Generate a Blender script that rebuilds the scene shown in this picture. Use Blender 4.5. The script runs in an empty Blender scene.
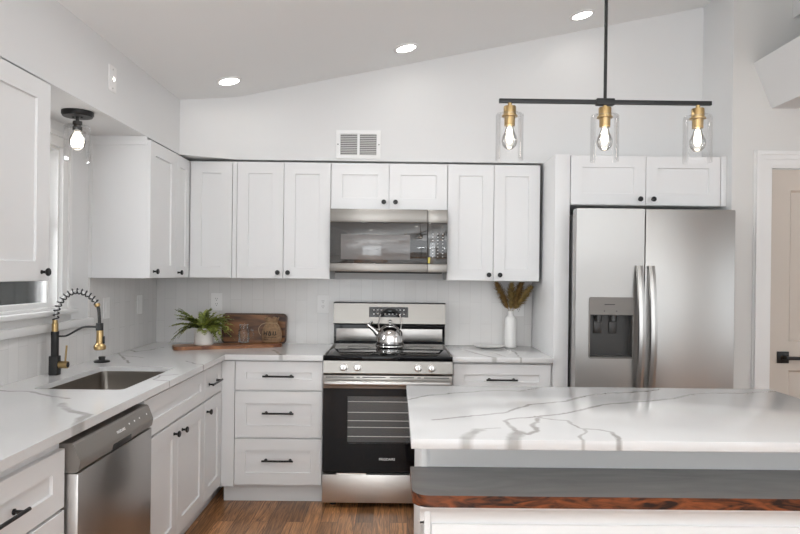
import bpy, bmesh, math, random
from mathutils import Vector, Matrix
random.seed(7)
C = bpy.context.scene.collection
S = bpy.context.scene

# ------------------------------------------------------------------ camera
def make_camera():
    cx, cz, D, f = 1.6859, 1.4132, 4.6313, 657.88
    yaw, pitch, roll, py = 0.0058, -0.0015, 0.0115, 274.69
    cy_, sy_ = math.cos(yaw), math.sin(yaw)
    F = Vector((sy_*math.cos(pitch), cy_*math.cos(pitch), math.sin(pitch)))
    R0 = Vector((cy_, -sy_, 0)); U0 = R0.cross(F)
    R = R0*math.cos(roll) + U0*math.sin(roll); U = -R0*math.sin(roll) + U0*math.cos(roll)
    cam = bpy.data.cameras.new('camera'); o = bpy.data.objects.new('camera', cam); C.objects.link(o)
    m = Matrix(((R.x, U.x, -F.x, cx), (R.y, U.y, -F.y, -D), (R.z, U.z, -F.z, cz), (0, 0, 0, 1)))
    o.matrix_world = m
    cam.sensor_width = 36; cam.lens = f/800*36
    cam.shift_y = (py-267)/800
    cam.clip_start = 0.05
    S.camera = o
make_camera()

# ------------------------------------------------------------------ world, lights, exposure
w = bpy.data.worlds.new('sky'); S.world = w; w.use_nodes = True
bgn = w.node_tree.nodes['Background']; bgn.inputs[0].default_value = (0.92, 0.96, 1.0, 1); bgn.inputs[1].default_value = 1.3
def area(name, loc, rot, sx, sy, power, col=(1, 1, 1)):
    l = bpy.data.lights.new(name, 'AREA'); l.shape = 'RECTANGLE'; l.size = sx; l.size_y = sy
    l.energy = power; l.color = col
    o = bpy.data.objects.new(name, l); o.location = loc; o.rotation_euler = rot; C.objects.link(o); return o
R_ = math.radians
area('fill_rear_left', (1.0, -7.13, 1.06), (R_(90), 0, 0), 1.6, 2.0, 31, (0.93, 0.975, 1.0))  # added fill towards the aisle and base cabinets, from an unseen opening
area('fill_rear_right', (4.1, -7.13, 1.5), (R_(90), 0, 0), 3.5, 1.7, 10, (0.97, 0.99, 1.0))  # added frontal fill behind the camera, no known window there
area('fill_right_side', (6.62, -3.6, 1.6), (R_(90), 0, R_(90)), 2.6, 1.7, 5, (0.97, 0.99, 1.0))  # weak side fill, added out of view on the right
area('daylight_sink_window', (-0.95, -1.95, 2.0), (R_(80), 0, R_(-90)), 1.2, 1.0, 75, (0.96, 0.98, 1.0))
FILL_UPLIGHT = 43.0  # power of each added fill uplighter
CAN_FILL = 165.0  # brightness of the aisle lamps added as fill
CAN = 16.0      # brightness of the recessed lamps
BULB = 6.0
vs = S.view_settings
vs.view_transform = 'Standard'; vs.look = 'None'; vs.gamma = 1; vs.use_curve_mapping = False; vs.exposure = 0.13

# ------------------------------------------------------------------ materials
def new_mat(name):
    m = bpy.data.materials.new(name); m.use_nodes = True
    nt = m.node_tree; return m, nt, nt.nodes['Principled BSDF']
def pbr(name, col, rough=.5, metal=0, spec=.5, bump=0, bscale=40, coat=0, var=0, vscale=3, emit=None, es=0):
    m, nt, b = new_mat(name)
    b.inputs['Base Color'].default_value = (*col, 1); b.inputs['Roughness'].default_value = rough
    b.inputs['Metallic'].default_value = metal; b.inputs['Specular IOR Level'].default_value = spec
    b.inputs['Coat Weight'].default_value = coat
    if emit: b.inputs['Emission Color'].default_value = (*emit, 1); b.inputs['Emission Strength'].default_value = es
    g = nt.nodes.new('ShaderNodeNewGeometry')
    if bump:
        n = nt.nodes.new('ShaderNodeTexNoise'); n.inputs['Scale'].default_value = bscale
        nt.links.new(g.outputs['Position'], n.inputs['Vector'])
        bp = nt.nodes.new('ShaderNodeBump'); bp.inputs['Strength'].default_value = bump; bp.inputs['Distance'].default_value = .01
        nt.links.new(n.outputs['Fac'], bp.inputs['Height']); nt.links.new(bp.outputs['Normal'], b.inputs['Normal'])
    if var:
        n = nt.nodes.new('ShaderNodeTexNoise'); n.inputs['Scale'].default_value = vscale; n.inputs['Detail'].default_value = 5
        nt.links.new(g.outputs['Position'], n.inputs['Vector'])
        r = nt.nodes.new('ShaderNodeValToRGB')
        r.color_ramp.elements[0].position = .3; r.color_ramp.elements[1].position = .7
        r.color_ramp.elements[0].color = (*[c*(1-var) for c in col], 1); r.color_ramp.elements[1].color = (*[min(1, c*(1+var)) for c in col], 1)
        nt.links.new(n.outputs['Fac'], r.inputs[0]); nt.links.new(r.outputs[0], b.inputs['Base Color'])
    return m
def steel(name, col, rough, stretch=(1, 1, 60), amt=.12, bend=.0):
    m, nt, b = new_mat(name)
    b.inputs['Base Color'].default_value = (*col, 1); b.inputs['Metallic'].default_value = 1
    g = nt.nodes.new('ShaderNodeNewGeometry'); mp = nt.nodes.new('ShaderNodeMapping'); mp.inputs['Scale'].default_value = stretch
    n = nt.nodes.new('ShaderNodeTexNoise'); n.inputs['Scale'].default_value = 14; n.inputs['Detail'].default_value = 3
    nt.links.new(g.outputs['Position'], mp.inputs[0]); nt.links.new(mp.outputs[0], n.inputs['Vector'])
    mr = nt.nodes.new('ShaderNodeMapRange'); mr.inputs[3].default_value = rough-amt*.5; mr.inputs[4].default_value = rough+amt*.5
    nt.links.new(n.outputs['Fac'], mr.inputs[0]); nt.links.new(mr.outputs[0], b.inputs['Roughness'])
    if bend:      # slight waviness of the rolled sheet
        n2 = nt.nodes.new('ShaderNodeTexNoise'); n2.inputs['Scale'].default_value = 2.2
        nt.links.new(g.outputs['Position'], n2.inputs['Vector'])
        bp = nt.nodes.new('ShaderNodeBump'); bp.inputs['Strength'].default_value = bend; bp.inputs['Distance'].default_value = .05
        nt.links.new(n2.outputs['Fac'], bp.inputs['Height']); nt.links.new(bp.outputs['Normal'], b.inputs['Normal'])
    return m
def thin_glass(name, tint=(1, 1, 1), refl=.9):
    m = bpy.data.materials.new(name); m.use_nodes = True; nt = m.node_tree; nt.nodes.clear()
    out = nt.nodes.new('ShaderNodeOutputMaterial'); t = nt.nodes.new('ShaderNodeBsdfTransparent'); t.inputs[0].default_value = (*tint, 1)
    gl = nt.nodes.new('ShaderNodeBsdfGlossy'); gl.inputs['Roughness'].default_value = .02
    f = nt.nodes.new('ShaderNodeFresnel'); f.inputs[0].default_value = 1.5
    mul = nt.nodes.new('ShaderNodeMath'); mul.operation = 'MULTIPLY'; mul.inputs[1].default_value = refl
    mx = nt.nodes.new('ShaderNodeMixShader')
    nt.links.new(f.outputs[0], mul.inputs[0]); nt.links.new(mul.outputs[0], mx.inputs[0])
    nt.links.new(t.outputs[0], mx.inputs[1]); nt.links.new(gl.outputs[0], mx.inputs[2]); nt.links.new(mx.outputs[0], out.inputs[0])
    return m
def emit(name, col, s):
    m = bpy.data.materials.new(name); m.use_nodes = True; nt = m.node_tree; nt.nodes.clear()
    out = nt.nodes.new('ShaderNodeOutputMaterial'); e = nt.nodes.new('ShaderNodeEmission')
    e.inputs[0].default_value = (*col, 1); e.inputs[1].default_value = s; nt.links.new(e.outputs[0], out.inputs[0]); return m

# vein group: distance from P to segment AB -> 0..1 mask
vg = bpy.data.node_groups.new('vein_segment', 'ShaderNodeTree')
for n, t in (('P', 'NodeSocketVector'), ('A', 'NodeSocketVector'), ('E', 'NodeSocketVector'), ('W', 'NodeSocketFloat'), ('Prev', 'NodeSocketFloat')):
    vg.interface.new_socket(n, in_out='INPUT', socket_type=t)
vg.interface.new_socket('Mask', in_out='OUTPUT', socket_type='NodeSocketFloat')
def _vg():
    N = vg.nodes; L = vg.links
    gi = N.new('NodeGroupInput'); go = N.new('NodeGroupOutput')
    def vm(op, a, b=None):
        n = N.new('ShaderNodeVectorMath'); n.operation = op; L.new(a, n.inputs[0])
        if b is not None: L.new(b, n.inputs[1])
        return n
    def mm(op, a, b, clamp=False):
        n = N.new('ShaderNodeMath'); n.operation = op; n.use_clamp = clamp
        for i, q in enumerate((a, b)):
            if isinstance(q, (int, float)): n.inputs[i].default_value = q
            else: L.new(q, n.inputs[i])
        return n.outputs[0]
    d = vm('SUBTRACT', gi.outputs['P'], gi.outputs['A']).outputs[0]
    de = vm('DOT_PRODUCT', d, gi.outputs['E']).outputs['Value']; ee = vm('DOT_PRODUCT', gi.outputs['E'], gi.outputs['E']).outputs['Value']
    t = mm('DIVIDE', de, ee, True)
    sc = N.new('ShaderNodeVectorMath'); sc.operation = 'SCALE'; L.new(gi.outputs['E'], sc.inputs[0]); L.new(t, sc.inputs['Scale'])
    dist = vm('LENGTH', vm('SUBTRACT', d, sc.outputs[0]).outputs[0]).outputs['Value']
    r = mm('DIVIDE', dist, gi.outputs['W'])
    k = mm('SUBTRACT', 1.6, mm('MULTIPLY', r, 1.6), True)
    L.new(mm('MAXIMUM', k, gi.outputs['Prev']), go.inputs[0])
_vg()
def quartz(name, veins, col=(.71, .705, .70)):
    m, nt, b = new_mat(name); N = nt.nodes; L = nt.links
    b.inputs['Roughness'].default_value = .12; b.inputs['Specular IOR Level'].default_value = .5
    g = N.new('ShaderNodeNewGeometry')
    flat = N.new('ShaderNodeVectorMath'); flat.operation = 'MULTIPLY'; flat.inputs[1].default_value = (1, 1, 0)
    L.new(g.outputs['Position'], flat.inputs[0])
    n = N.new('ShaderNodeTexNoise'); n.inputs['Scale'].default_value = 16; n.inputs['Detail'].default_value = 3
    L.new(flat.outputs[0], n.inputs['Vector'])
    s = N.new('ShaderNodeVectorMath'); s.operation = 'SUBTRACT'; s.inputs[1].default_value = (.5, .5, .5); L.new(n.outputs['Color'], s.inputs[0])
    s2 = N.new('ShaderNodeVectorMath'); s2.operation = 'MULTIPLY'; s2.inputs[1].default_value = (.04, .04, 0); L.new(s.outputs[0], s2.inputs[0])
    P = N.new('ShaderNodeVectorMath'); P.operation = 'ADD'; L.new(flat.outputs[0], P.inputs[0]); L.new(s2.outputs[0], P.inputs[1])
    prev = None
    for wd, pts in veins:
        for a, c in zip(pts[:-1], pts[1:]):
            q = N.new('ShaderNodeGroup'); q.node_tree = vg
            q.inputs['A'].default_value = (a[0], a[1], 0); q.inputs['E'].default_value = (c[0]-a[0], c[1]-a[1], 0)
            q.inputs['W'].default_value = wd*1.3
            L.new(P.outputs[0], q.inputs['P'])
            if prev: L.new(prev, q.inputs['Prev'])
            else: q.inputs['Prev'].default_value = 0
            prev = q.outputs[0]
    n3 = N.new('ShaderNodeTexNoise'); n3.inputs['Scale'].default_value = 7; L.new(flat.outputs[0], n3.inputs['Vector'])
    mr = N.new('ShaderNodeMapRange'); mr.inputs[1].default_value = .3; mr.inputs[2].default_value = .6; mr.inputs[3].default_value = .45; mr.inputs[4].default_value = .95
    L.new(n3.outputs['Fac'], mr.inputs[0])
    mu = N.new('ShaderNodeMath'); mu.operation = 'MULTIPLY'; L.new(prev, mu.inputs[0]); L.new(mr.outputs[0], mu.inputs[1])
    # faint clouding of the slab
    n4 = N.new('ShaderNodeTexNoise'); n4.inputs['Scale'].default_value = 2.5; n4.inputs['Detail'].default_value = 4; L.new(flat.outputs[0], n4.inputs['Vector'])
    r4 = N.new('ShaderNodeValToRGB'); r4.color_ramp.elements[0].position = .35; r4.color_ramp.elements[1].position = .65
    r4.color_ramp.elements[0].color = (col[0]*.95, col[1]*.95, col[2]*.95, 1); r4.color_ramp.elements[1].color = (*col, 1)
    L.new(n4.outputs['Fac'], r4.inputs[0])
    mx = N.new('ShaderNodeMixRGB'); L.new(mu.outputs[0], mx.inputs[0]); L.new(r4.outputs[0], mx.inputs[1]); mx.inputs[2].default_value = (.36, .345, .33, 1)
    L.new(mx.outputs[0], b.inputs['Base Color'])
    return m
VI = [(.006, [(1.739, -2.018), (1.822, -1.931), (1.943, -1.866), (2.114, -1.794), (2.225, -1.802), (2.318, -1.732)]),
 (.008, [(1.818, -2.382), (1.937, -2.32), (2.09, -2.245), (2.139, -2.176), (2.216, -2.093), (2.368, -2.017), (2.472, -1.904), (2.584, -1.838), (2.706, -1.807), (2.858, -1.73)]),
 (.008, [(2.063, -2.386), (2.116, -2.343), (2.186, -2.308), (2.255, -2.285), (2.316, -2.245), (2.405, -2.162), (2.526, -2.069), (2.645, -2.022), (2.722, -1.989), (2.841, -1.936), (2.963, -1.83), (3.054, -1.802), (3.174, -1.804), (3.352, -1.751)]),
 (.010, [(2.063, -2.386), (2.067, -2.445), (2.078, -2.547), (2.106, -2.567), (2.146, -2.525), (2.148, -2.442), (2.188, -2.334)]),
 (.022, [(2.082, -2.547), (2.052, -2.619), (2.045, -2.66)]),
 (.020, [(1.955, -2.522), (1.926, -2.569), (1.906, -2.625), (1.897, -2.66)]),
 (.005, [(2.03, -2.49), (1.955, -2.512)]),
 (.006, [(2.18, -2.302), (2.215, -2.339), (2.282, -2.376), (2.294, -2.455), (2.303, -2.505), (2.262, -2.586), (2.257, -2.659)]),
 (.008, [(2.307, -2.491), (2.352, -2.503), (2.380, -2.535), (2.368, -2.66)])]
VL = [(.009, [(.03, -1.925), (.195, -1.935), (.281, -1.997), (.421, -2.068)]),
 (.016, [(.442, -2.166), (.52, -2.281), (.595, -2.34), (.627, -2.353), (.64, -2.44), (.67, -2.52)]),
 (.007, [(.02, -.66), (.13, -.858), (.25, -1.08)]),
 (.007, [(.03, -.50), (.091, -.584), (.134, -.469), (.169, -.317)]),
 (.005, [(.061, -.743), (.182, -.814), (.246, -.848)]),
 (.006, [(.527, -.976), (.612, -1.076), (.67, -1.119)]),
 (.006, [(.63, -1.445), (.565, -1.487), (.583, -1.604), (.67, -1.635)]),
 (.009, [(.30, -2.75), (.42, -2.95), (.60, -3.1)]),
 (.012, [(.897, -.398), (.944, -.498), (.99, -.64), (1.0, -.68)])]
VR = [(.010, [(2.066, -.102), (2.136, -.231), (2.211, -.511), (2.261, -.619), (2.30, -.68)]),
 (.005, [(2.236, -.39), (2.308, -.424), (2.354, -.611)]),
 (.007, [(2.421, -.204), (2.462, -.37), (2.441, -.64), (2.45, -.68)]),
 (.010, [(2.082, -.034), (2.147, -.122)])]
def floor_mat():
    m, nt, b = new_mat('oak_floor'); N = nt.nodes; L = nt.links
    g = N.new('ShaderNodeNewGeometry'); mp = N.new('ShaderNodeMapping'); mp.inputs['Rotation'].default_value = (0, 0, R_(90))
    L.new(g.outputs['Position'], mp.inputs[0])
    br = N.new('ShaderNodeTexBrick'); br.inputs['Scale'].default_value = 1; br.inputs['Brick Width'].default_value = .9; br.inputs['Row Height'].default_value = .098
    br.inputs['Mortar Size'].default_value = .0012; br.inputs['Color1'].default_value = (0, 0, 0, 1); br.inputs['Color2'].default_value = (1, 1, 1, 1); br.inputs['Mortar'].default_value = (.5, .5, .5, 1)
    br.inputs['Bias'].default_value = 0; br.offset = .37
    L.new(mp.outputs[0], br.inputs['Vector'])
    # grain offset per plank
    ad = N.new('ShaderNodeVectorMath'); ad.operation = 'MULTIPLY_ADD'; ad.inputs[1].default_value = (1, 1, 1)
    sc = N.new('ShaderNodeVectorMath'); sc.operation = 'MULTIPLY'; sc.inputs[1].default_value = (7, 3, 5); L.new(br.outputs['Color'], sc.inputs[0])
    L.new(g.outputs['Position'], ad.inputs[0]); L.new(sc.outputs[0], ad.inputs[2])
    m2 = N.new('ShaderNodeMapping'); m2.inputs['Scale'].default_value = (34, 2.2, 1); L.new(ad.outputs[0], m2.inputs[0])
    n = N.new('ShaderNodeTexNoise'); n.inputs['Scale'].default_value = 1.6; n.inputs['Detail'].default_value = 6; n.inputs['Distortion'].default_value = 2.0; L.new(m2.outputs[0], n.inputs['Vector'])
    r = N.new('ShaderNodeValToRGB'); e = r.color_ramp.elements
    e[0].position = .33; e[0].color = (.15, .065, .024, 1); e[1].position = .68; e[1].color = (.58, .29, .12, 1)
    L.new(n.outputs['Fac'], r.inputs[0])
    r2 = N.new('ShaderNodeValToRGB'); r2.color_ramp.elements[0].color = (.50, .47, .45, 1); r2.color_ramp.elements[1].color = (1.35, 1.3, 1.25, 1)
    L.new(br.outputs['Color'], r2.inputs[0])
    mx = N.new('ShaderNodeMixRGB'); mx.blend_type = 'MULTIPLY'; mx.inputs[0].default_value = 1; L.new(r.outputs[0], mx.inputs[1]); L.new(r2.outputs[0], mx.inputs[2])
    m3 = N.new('ShaderNodeMixRGB'); L.new(br.outputs['Fac'], m3.inputs[0]); L.new(mx.outputs[0], m3.inputs[1]); m3.inputs[2].default_value = (.03, .015, .008, 1)
    L.new(m3.outputs[0], b.inputs['Base Color']); b.inputs['Roughness'].default_value = .32
    return m
def wood(name, dark, light, axis=0, scale=1.0, rough=.4, fine=18, mode=0):
    m, nt, b = new_mat(name); N = nt.nodes; L = nt.links
    g = N.new('ShaderNodeNewGeometry'); mp = N.new('ShaderNodeMapping')
    s = [fine, fine, fine]; s[axis] = 1.6; mp.inputs['Scale'].default_value = [q*scale for q in s]
    L.new(g.outputs['Position'], mp.inputs[0])
    n = N.new('ShaderNodeTexNoise'); n.inputs['Scale'].default_value = 1.5; n.inputs['Detail'].default_value = 5; n.inputs['Distortion'].default_value = 1.2
    L.new(mp.outputs[0], n.inputs['Vector'])
    r = N.new('ShaderNodeValToRGB'); e = r.color_ramp.elements; e[0].position = .36; e[0].color = (*dark, 1); e[1].position = .64; e[1].color = (*light, 1)
    L.new(n.outputs['Fac'], r.inputs[0]); L.new(r.outputs[0], b.inputs['Base Color']); b.inputs['Roughness'].default_value = rough
    return m
def tile_mat(name, axis):
    m, nt, b = new_mat(name); N = nt.nodes; L = nt.links
    g = N.new('ShaderNodeNewGeometry'); sp = N.new('ShaderNodeSeparateXYZ'); cb = N.new('ShaderNodeCombineXYZ')
    L.new(g.outputs['Position'], sp.inputs[0]); L.new(sp.outputs['Z'], cb.inputs[0]); L.new(sp.outputs[axis], cb.inputs[1])
    mp = N.new('ShaderNodeMapping'); mp.inputs['Location'].default_value = (-.914, .01, 0); L.new(cb.outputs[0], mp.inputs[0])
    br = N.new('ShaderNodeTexBrick'); br.inputs['Scale'].default_value = 1; br.inputs['Brick Width'].default_value = .305; br.inputs['Row Height'].default_value = .0765
    br.inputs['Mortar Size'].default_value = .0014; br.inputs['Mortar Smooth'].default_value = .3; br.offset = .5
    br.inputs['Color1'].default_value = (.70, .685, .67, 1); br.inputs['Color2'].default_value = (.74, .725, .71, 1); br.inputs['Mortar'].default_value = (.63, .615, .60, 1)
    L.new(mp.outputs[0], br.inputs['Vector']); L.new(br.outputs['Color'], b.inputs['Base Color'])
    n = N.new('ShaderNodeTexNoise'); n.inputs['Scale'].default_value = 9; L.new(g.outputs['Position'], n.inputs['Vector'])
    ad = N.new('ShaderNodeMath'); ad.operation = 'MULTIPLY_ADD'; ad.inputs[1].default_value = -.25; L.new(br.outputs['Fac'], ad.inputs[0]); L.new(n.outputs['Fac'], ad.inputs[2])
    bp = N.new('ShaderNodeBump'); bp.inputs['Strength'].default_value = .25; bp.inputs['Distance'].default_value = .006
    L.new(ad.outputs[0], bp.inputs['Height']); L.new(bp.outputs[0], b.inputs['Normal']); b.inputs['Roughness'].default_value = .18
    return m
M = dict(
 steeld=steel('drawer_steel', (.60, .575, .545), .36, (1, 1, 40), .05),
 steelb=steel('panel_steel', (.28, .265, .245), .33, (1, 1, 40), .05),
 steelh=steel('handle_steel', (.44, .43, .415), .3, (1, 1, 1), .03),
 wall=pbr('wall_paint', (.72, .72, .718), .55, bump=.04, bscale=150),
 ceil=pbr('ceiling_paint', (.84, .845, .84), .7, bump=.04, bscale=120),
 grey=pbr('hall_wall_paint', (.66, .65, .63), .6),
 cab=pbr('cabinet_paint', (.75, .75, .75), .35),
 trim=pbr('trim_paint', (.77, .765, .755), .32),
 door=pbr('taupe_door_paint', (.56, .50, .44), .4),
 black=pbr('black_metal', (.012, .012, .012), .35, metal=.3),
 matte=pbr('matte_black', (.018, .018, .018), .5),
 gap=pbr('dark_gap', (.02, .02, .02), .8),
 steel=steel('brushed_steel', (.43, .405, .38), .33, (1, 1, 40), .05),
 steelf=steel('fridge_steel', (.46, .45, .435), .34, (1, 1, 40), .04),
 steelv=steel('brushed_steel_dark', (.50, .48, .46), .30, (1, 1, 40), .08),
 sinks=steel('sink_steel', (.30, .27, .24), .30, (2, 2, 40), .1),
 chrome=pbr('polished_steel', (.72, .71, .70), .07, metal=1),
 knobm=pbr('satin_knob', (.72, .70, .68), .2, metal=1),
 brass=pbr('brass', (.47, .33, .155), .28, metal=1),
 glass=thin_glass('clear_glass', refl=.30), jarglass=thin_glass('jar_glass', (.96, .965, .96), refl=.8), bulbglass=thin_glass('bulb_glass', (.97, .96, .94), refl=.8), pane=thin_glass('window_glass'),
 blkglass=pbr('black_glass', (.004, .004, .005), .04, spec=.22),
 micglass=pbr('smoked_glass', (.03, .028, .026), .05, spec=.8, coat=.6),
 micwin=pbr('smoked_window', (.16, .15, .145), .12, spec=.7, coat=.5),
 display=pbr('display_black', (.01, .012, .014), .1),
 white=pbr('printed_white', (.85, .85, .85), .5), 
 glow=emit('display_glow', (.85, .95, 1), 1.2),
 plate=pbr('white_plastic', (.82, .81, .80), .3), slot=pbr('slot_dark', (.08, .075, .07), .6),
 ceramic=pbr('matte_white_ceramic', (.78, .77, .75), .4), pot=pbr('white_pot', (.76, .73, .69), .45, bump=.1, bscale=90),
 leaf=pbr('fern_green', (.17, .21, .035), .5, var=.5, vscale=30), leaf2=pbr('fern_light_green', (.34, .38, .08), .5, var=.4, vscale=30),
 stem=pbr('stem_brown', (.10, .09, .03), .6), soil=pbr('soil', (.04, .025, .015), .9),
 pampas=pbr('dried_grass', (.30, .175, .055), .8, var=.5, vscale=45), pampas2=pbr('dried_grass_light', (.40, .27, .09), .8, var=.4, vscale=45),
 burlap=pbr('burlap', (.29, .18, .10), .9, bump=.6, bscale=320, var=.25, vscale=60), ink=pbr('bag_ink', (.03, .025, .02), .8), cord=pbr('jute_cord', (.45, .32, .19), .8),
 lid=pbr('glass_contents', (.5, .46, .40), .5),
 walnut=wood('acacia_wood', (.040, .014, .006), (.33, .145, .055), 0, .8, .4, 9),
 walnutd=wood('acacia_rim', (.030, .013, .007), (.10, .045, .02), 0, 1, .4, 14),
 boardw=wood('cutting_board_wood', (.13, .040, .015), (.40, .18, .075), 0, 1, .4, 14),
 slabtop=wood('grey_stained_top', (.15, .143, .138), (.185, .175, .168), 0, 1, .25, 6),
 slabedge=wood('live_edge_wood', (.010, .003, .002), (.23, .062, .018), 0, 5, .35, 6),
 floor=floor_mat(), tileB=tile_mat('stacked_tile_back', 'X'), tileL=tile_mat('stacked_tile_left', 'Y'),
 canfill=emit('added_aisle_lamp_glow', (.98, .99, 1), CAN_FILL), canlamp=emit('recessed_lamp_glow', (1, .97, .92), CAN), filament=emit('filament_glow', (1, .93, .82), BULB),
 fence=pbr('weathered_grey_fence', (.15, .165, .16), .8, var=.3, vscale=12),
 ground=pbr('outside_ground', (.12, .13, .08), .9), yellow=pbr('yellow_sticker', (.62, .52, .10), .5),
 greyp=pbr('grey_plastic', (.20, .185, .17), .35), dgrey=pbr('dark_grey_plastic', (.04, .038, .036), .3),
 rack=pbr('oven_rack_metal', (.55, .54, .52), .3, metal=1), ovenin=pbr('oven_enamel', (.07, .07, .07), .3),
 slat=pbr('vent_slat', (.66, .65, .64), .5), fridgeside=pbr('fridge_side_grey', (.30, .295, .29), .4),
)
M['islandq'] = quartz('island_quartz', VI); M['leftq'] = quartz('left_counter_quartz', VL); M['rightq'] = quartz('right_counter_quartz', VR)

# ------------------------------------------------------------------ mesh helpers
class MB:
    def __init__(s): s.bm = bmesh.new()
    def poly(s, pts, mi=0):
        f = s.bm.faces.new([s.bm.verts.new(p) for p in pts]); f.material_index = mi; return f
    def box(s, x0, x1, y0, y1, z0, z1, b=0, mi=0, seg=2):
        x0, x1 = min(x0, x1), max(x0, x1); y0, y1 = min(y0, y1), max(y0, y1); z0, z1 = min(z0, z1), max(z0, z1)
        m = Matrix.Translation(((x0+x1)/2, (y0+y1)/2, (z0+z1)/2)) @ Matrix.Diagonal((x1-x0, y1-y0, z1-z0, 1))
        r = bmesh.ops.create_cube(s.bm, size=1, matrix=m); vs_ = r['verts']
        fs = set(f for v in vs_ for f in v.link_faces)
        for f in fs: f.material_index = mi
        if b:
            es = set(e for v in vs_ for e in v.link_edges)
            r = bmesh.ops.bevel(s.bm, geom=list(es), offset=b, segments=seg, profile=.5, affect='EDGES')
            for f in r['faces']: f.material_index = mi
        return s
    def tube(s, pts, r, seg=12, mi=0, cap=True):
        pts = [Vector(p) for p in pts]; n = len(pts); rings = []
        rr = r if isinstance(r, (list, tuple)) else [r]*n
        up = None
        for i, p in enumerate(pts):
            t = (pts[min(i+1, n-1)]-pts[max(i-1, 0)]).normalized()
            if up is None: up = Vector((0, 0, 1)) if abs(t.z) < .9 else Vector((1, 0, 0))
            a = t.cross(up)
            if a.length < 1e-6: a = t.orthogonal()
            a.normalize(); b_ = a.cross(t).normalized(); up = b_
            rings.append([s.bm.verts.new(p + (a*math.cos(k*2*math.pi/seg)+b_*math.sin(k*2*math.pi/seg))*rr[i]) for k in range(seg)])
        for i in range(n-1):
            for k in range(seg):
                f = s.bm.faces.new((rings[i][k], rings[i][(k+1) % seg], rings[i+1][(k+1) % seg], rings[i+1][k])); f.material_index = mi
        if cap:
            for g in (rings[0], rings[-1]): s.bm.faces.new(g).material_index = mi
        return s
    def cyl(s, p0, p1, r, seg=24, mi=0, r2=None): return s.tube([p0, p1], [r, r2 if r2 is not None else r], seg, mi)
    def lathe(s, prof, c, axis=(0, 0, 1), seg=32, mi=0):
        ax = Vector(axis).normalized(); a = ax.orthogonal().normalized(); b_ = ax.cross(a); c = Vector(c); rings = []
        for r, h in prof:
            if r < 1e-6: rings.append([s.bm.verts.new(c+ax*h)])
            else: rings.append([s.bm.verts.new(c+ax*h+(a*math.cos(k*2*math.pi/seg)+b_*math.sin(k*2*math.pi/seg))*r) for k in range(seg)])
        for g, h in zip(rings[:-1], rings[1:]):
            for k in range(seg):
                k2 = (k+1) % seg
                if len(g) == 1 and len(h) == 1: continue
                if len(g) == 1: q = (g[0], h[k2], h[k])
                elif len(h) == 1: q = (g[k], g[k2], h[0])
                else: q = (g[k], g[k2], h[k2], h[k])
                s.bm.faces.new(q).material_index = mi
        return s
    def prism(s, outer, holes, lo, hi, mp=None, mi=0, mside=None):
        """flat shape (2-D loops) extruded from lo to hi; mp maps (u, v, w) to the world"""
        outer = [p for i, p in enumerate(outer) if math.dist(p, outer[i-1]) > 1e-6]
        mp = mp or (lambda u, v, w: (u, v, w)); mside = mi if mside is None else mside
        for wv in (lo, hi):
            es = []
            for lp in [outer]+holes:
                vv = [s.bm.verts.new(mp(u, v, wv)) for u, v in lp]
                es += [s.bm.edges.new((vv[i], vv[(i+1) % len(vv)])) for i in range(len(vv))]
            r = bmesh.ops.triangle_fill(s.bm, edges=es, use_beauty=True)
            for g in r['geom']:
                if isinstance(g, bmesh.types.BMFace): g.material_index = mi
        for lp in [outer]+holes:
            n = len(lp)
            for i in range(n):
                a, b_ = lp[i], lp[(i+1) % n]
                s.poly([mp(a[0], a[1], lo), mp(b_[0], b_[1], lo), mp(b_[0], b_[1], hi), mp(a[0], a[1], hi)], mside)
        return s
    def shaker(s, mp, u0, u1, v0, v1, w0=0., t=.02, rail=.073, rec=.009, railv=None, mi=0):
        rv = railv or rail; b_ = .0018
        def ring(u0, u1, v0, v1, w_): return [s.bm.verts.new(mp(*p)) for p in ((u0, v0, w_), (u1, v0, w_), (u1, v1, w_), (u0, v1, w_))]
        rs = [ring(u0, u1, v0, v1, w0), ring(u0, u1, v0, v1, w0+t-b_), ring(u0+b_, u1-b_, v0+b_, v1-b_, w0+t),
              ring(u0+rail, u1-rail, v0+rv, v1-rv, w0+t), ring(u0+rail+.002, u1-rail-.002, v0+rv+.002, v1-rv-.002, w0+t-rec)]
        for a, c in zip(rs[:-1], rs[1:]):
            for k in range(4): s.bm.faces.new((a[k], a[(k+1) % 4], c[(k+1) % 4], c[k])).material_index = mi
        s.bm.faces.new(rs[0]); s.bm.faces.new(rs[-1]); return s
    def build(s, name, mats, parent=None, origin=None, weld=True):
        if weld: bmesh.ops.remove_doubles(s.bm, verts=s.bm.verts, dist=1e-5)
        bmesh.ops.recalc_face_normals(s.bm, faces=s.bm.faces)
        if parent is not None:
            o0 = Vector(ORG[parent.name])
        elif origin is not None: o0 = Vector(origin)
        else:
            xs = [v.co for v in s.bm.verts]
            o0 = Vector(((min(v.x for v in xs)+max(v.x for v in xs))/2, (min(v.y for v in xs)+max(v.y for v in xs))/2, min(v.z for v in xs)))
        bmesh.ops.translate(s.bm, verts=s.bm.verts, vec=-o0)
        for f in s.bm.faces: f.smooth = True
        me = bpy.data.meshes.new(name); s.bm.to_mesh(me); s.bm.free()
        me.set_sharp_from_angle(angle=R_(32))
        for m in (mats if isinstance(mats, (list, tuple)) else [mats]): me.materials.append(M[m])
        o = bpy.data.objects.new(name, me); C.objects.link(o); ORG[o.name] = o0
        if parent is not None: o.parent = parent
        else: o.location = o0
        return o
ORG = {}
def thing(name, label, cat, loc, group=None):
    o = bpy.data.objects.new(name, None); C.objects.link(o); o.location = loc; o.empty_display_size = .05
    o['label'] = label; o['category'] = cat; ORG[o.name] = Vector(loc)
    if group: o['group'] = group
    return o
def tag(o, label, cat, group=None):
    o['label'] = label; o['category'] = cat
    if group: o['group'] = group
    return o
def struct(o): o['kind'] = 'structure'; return o
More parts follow.
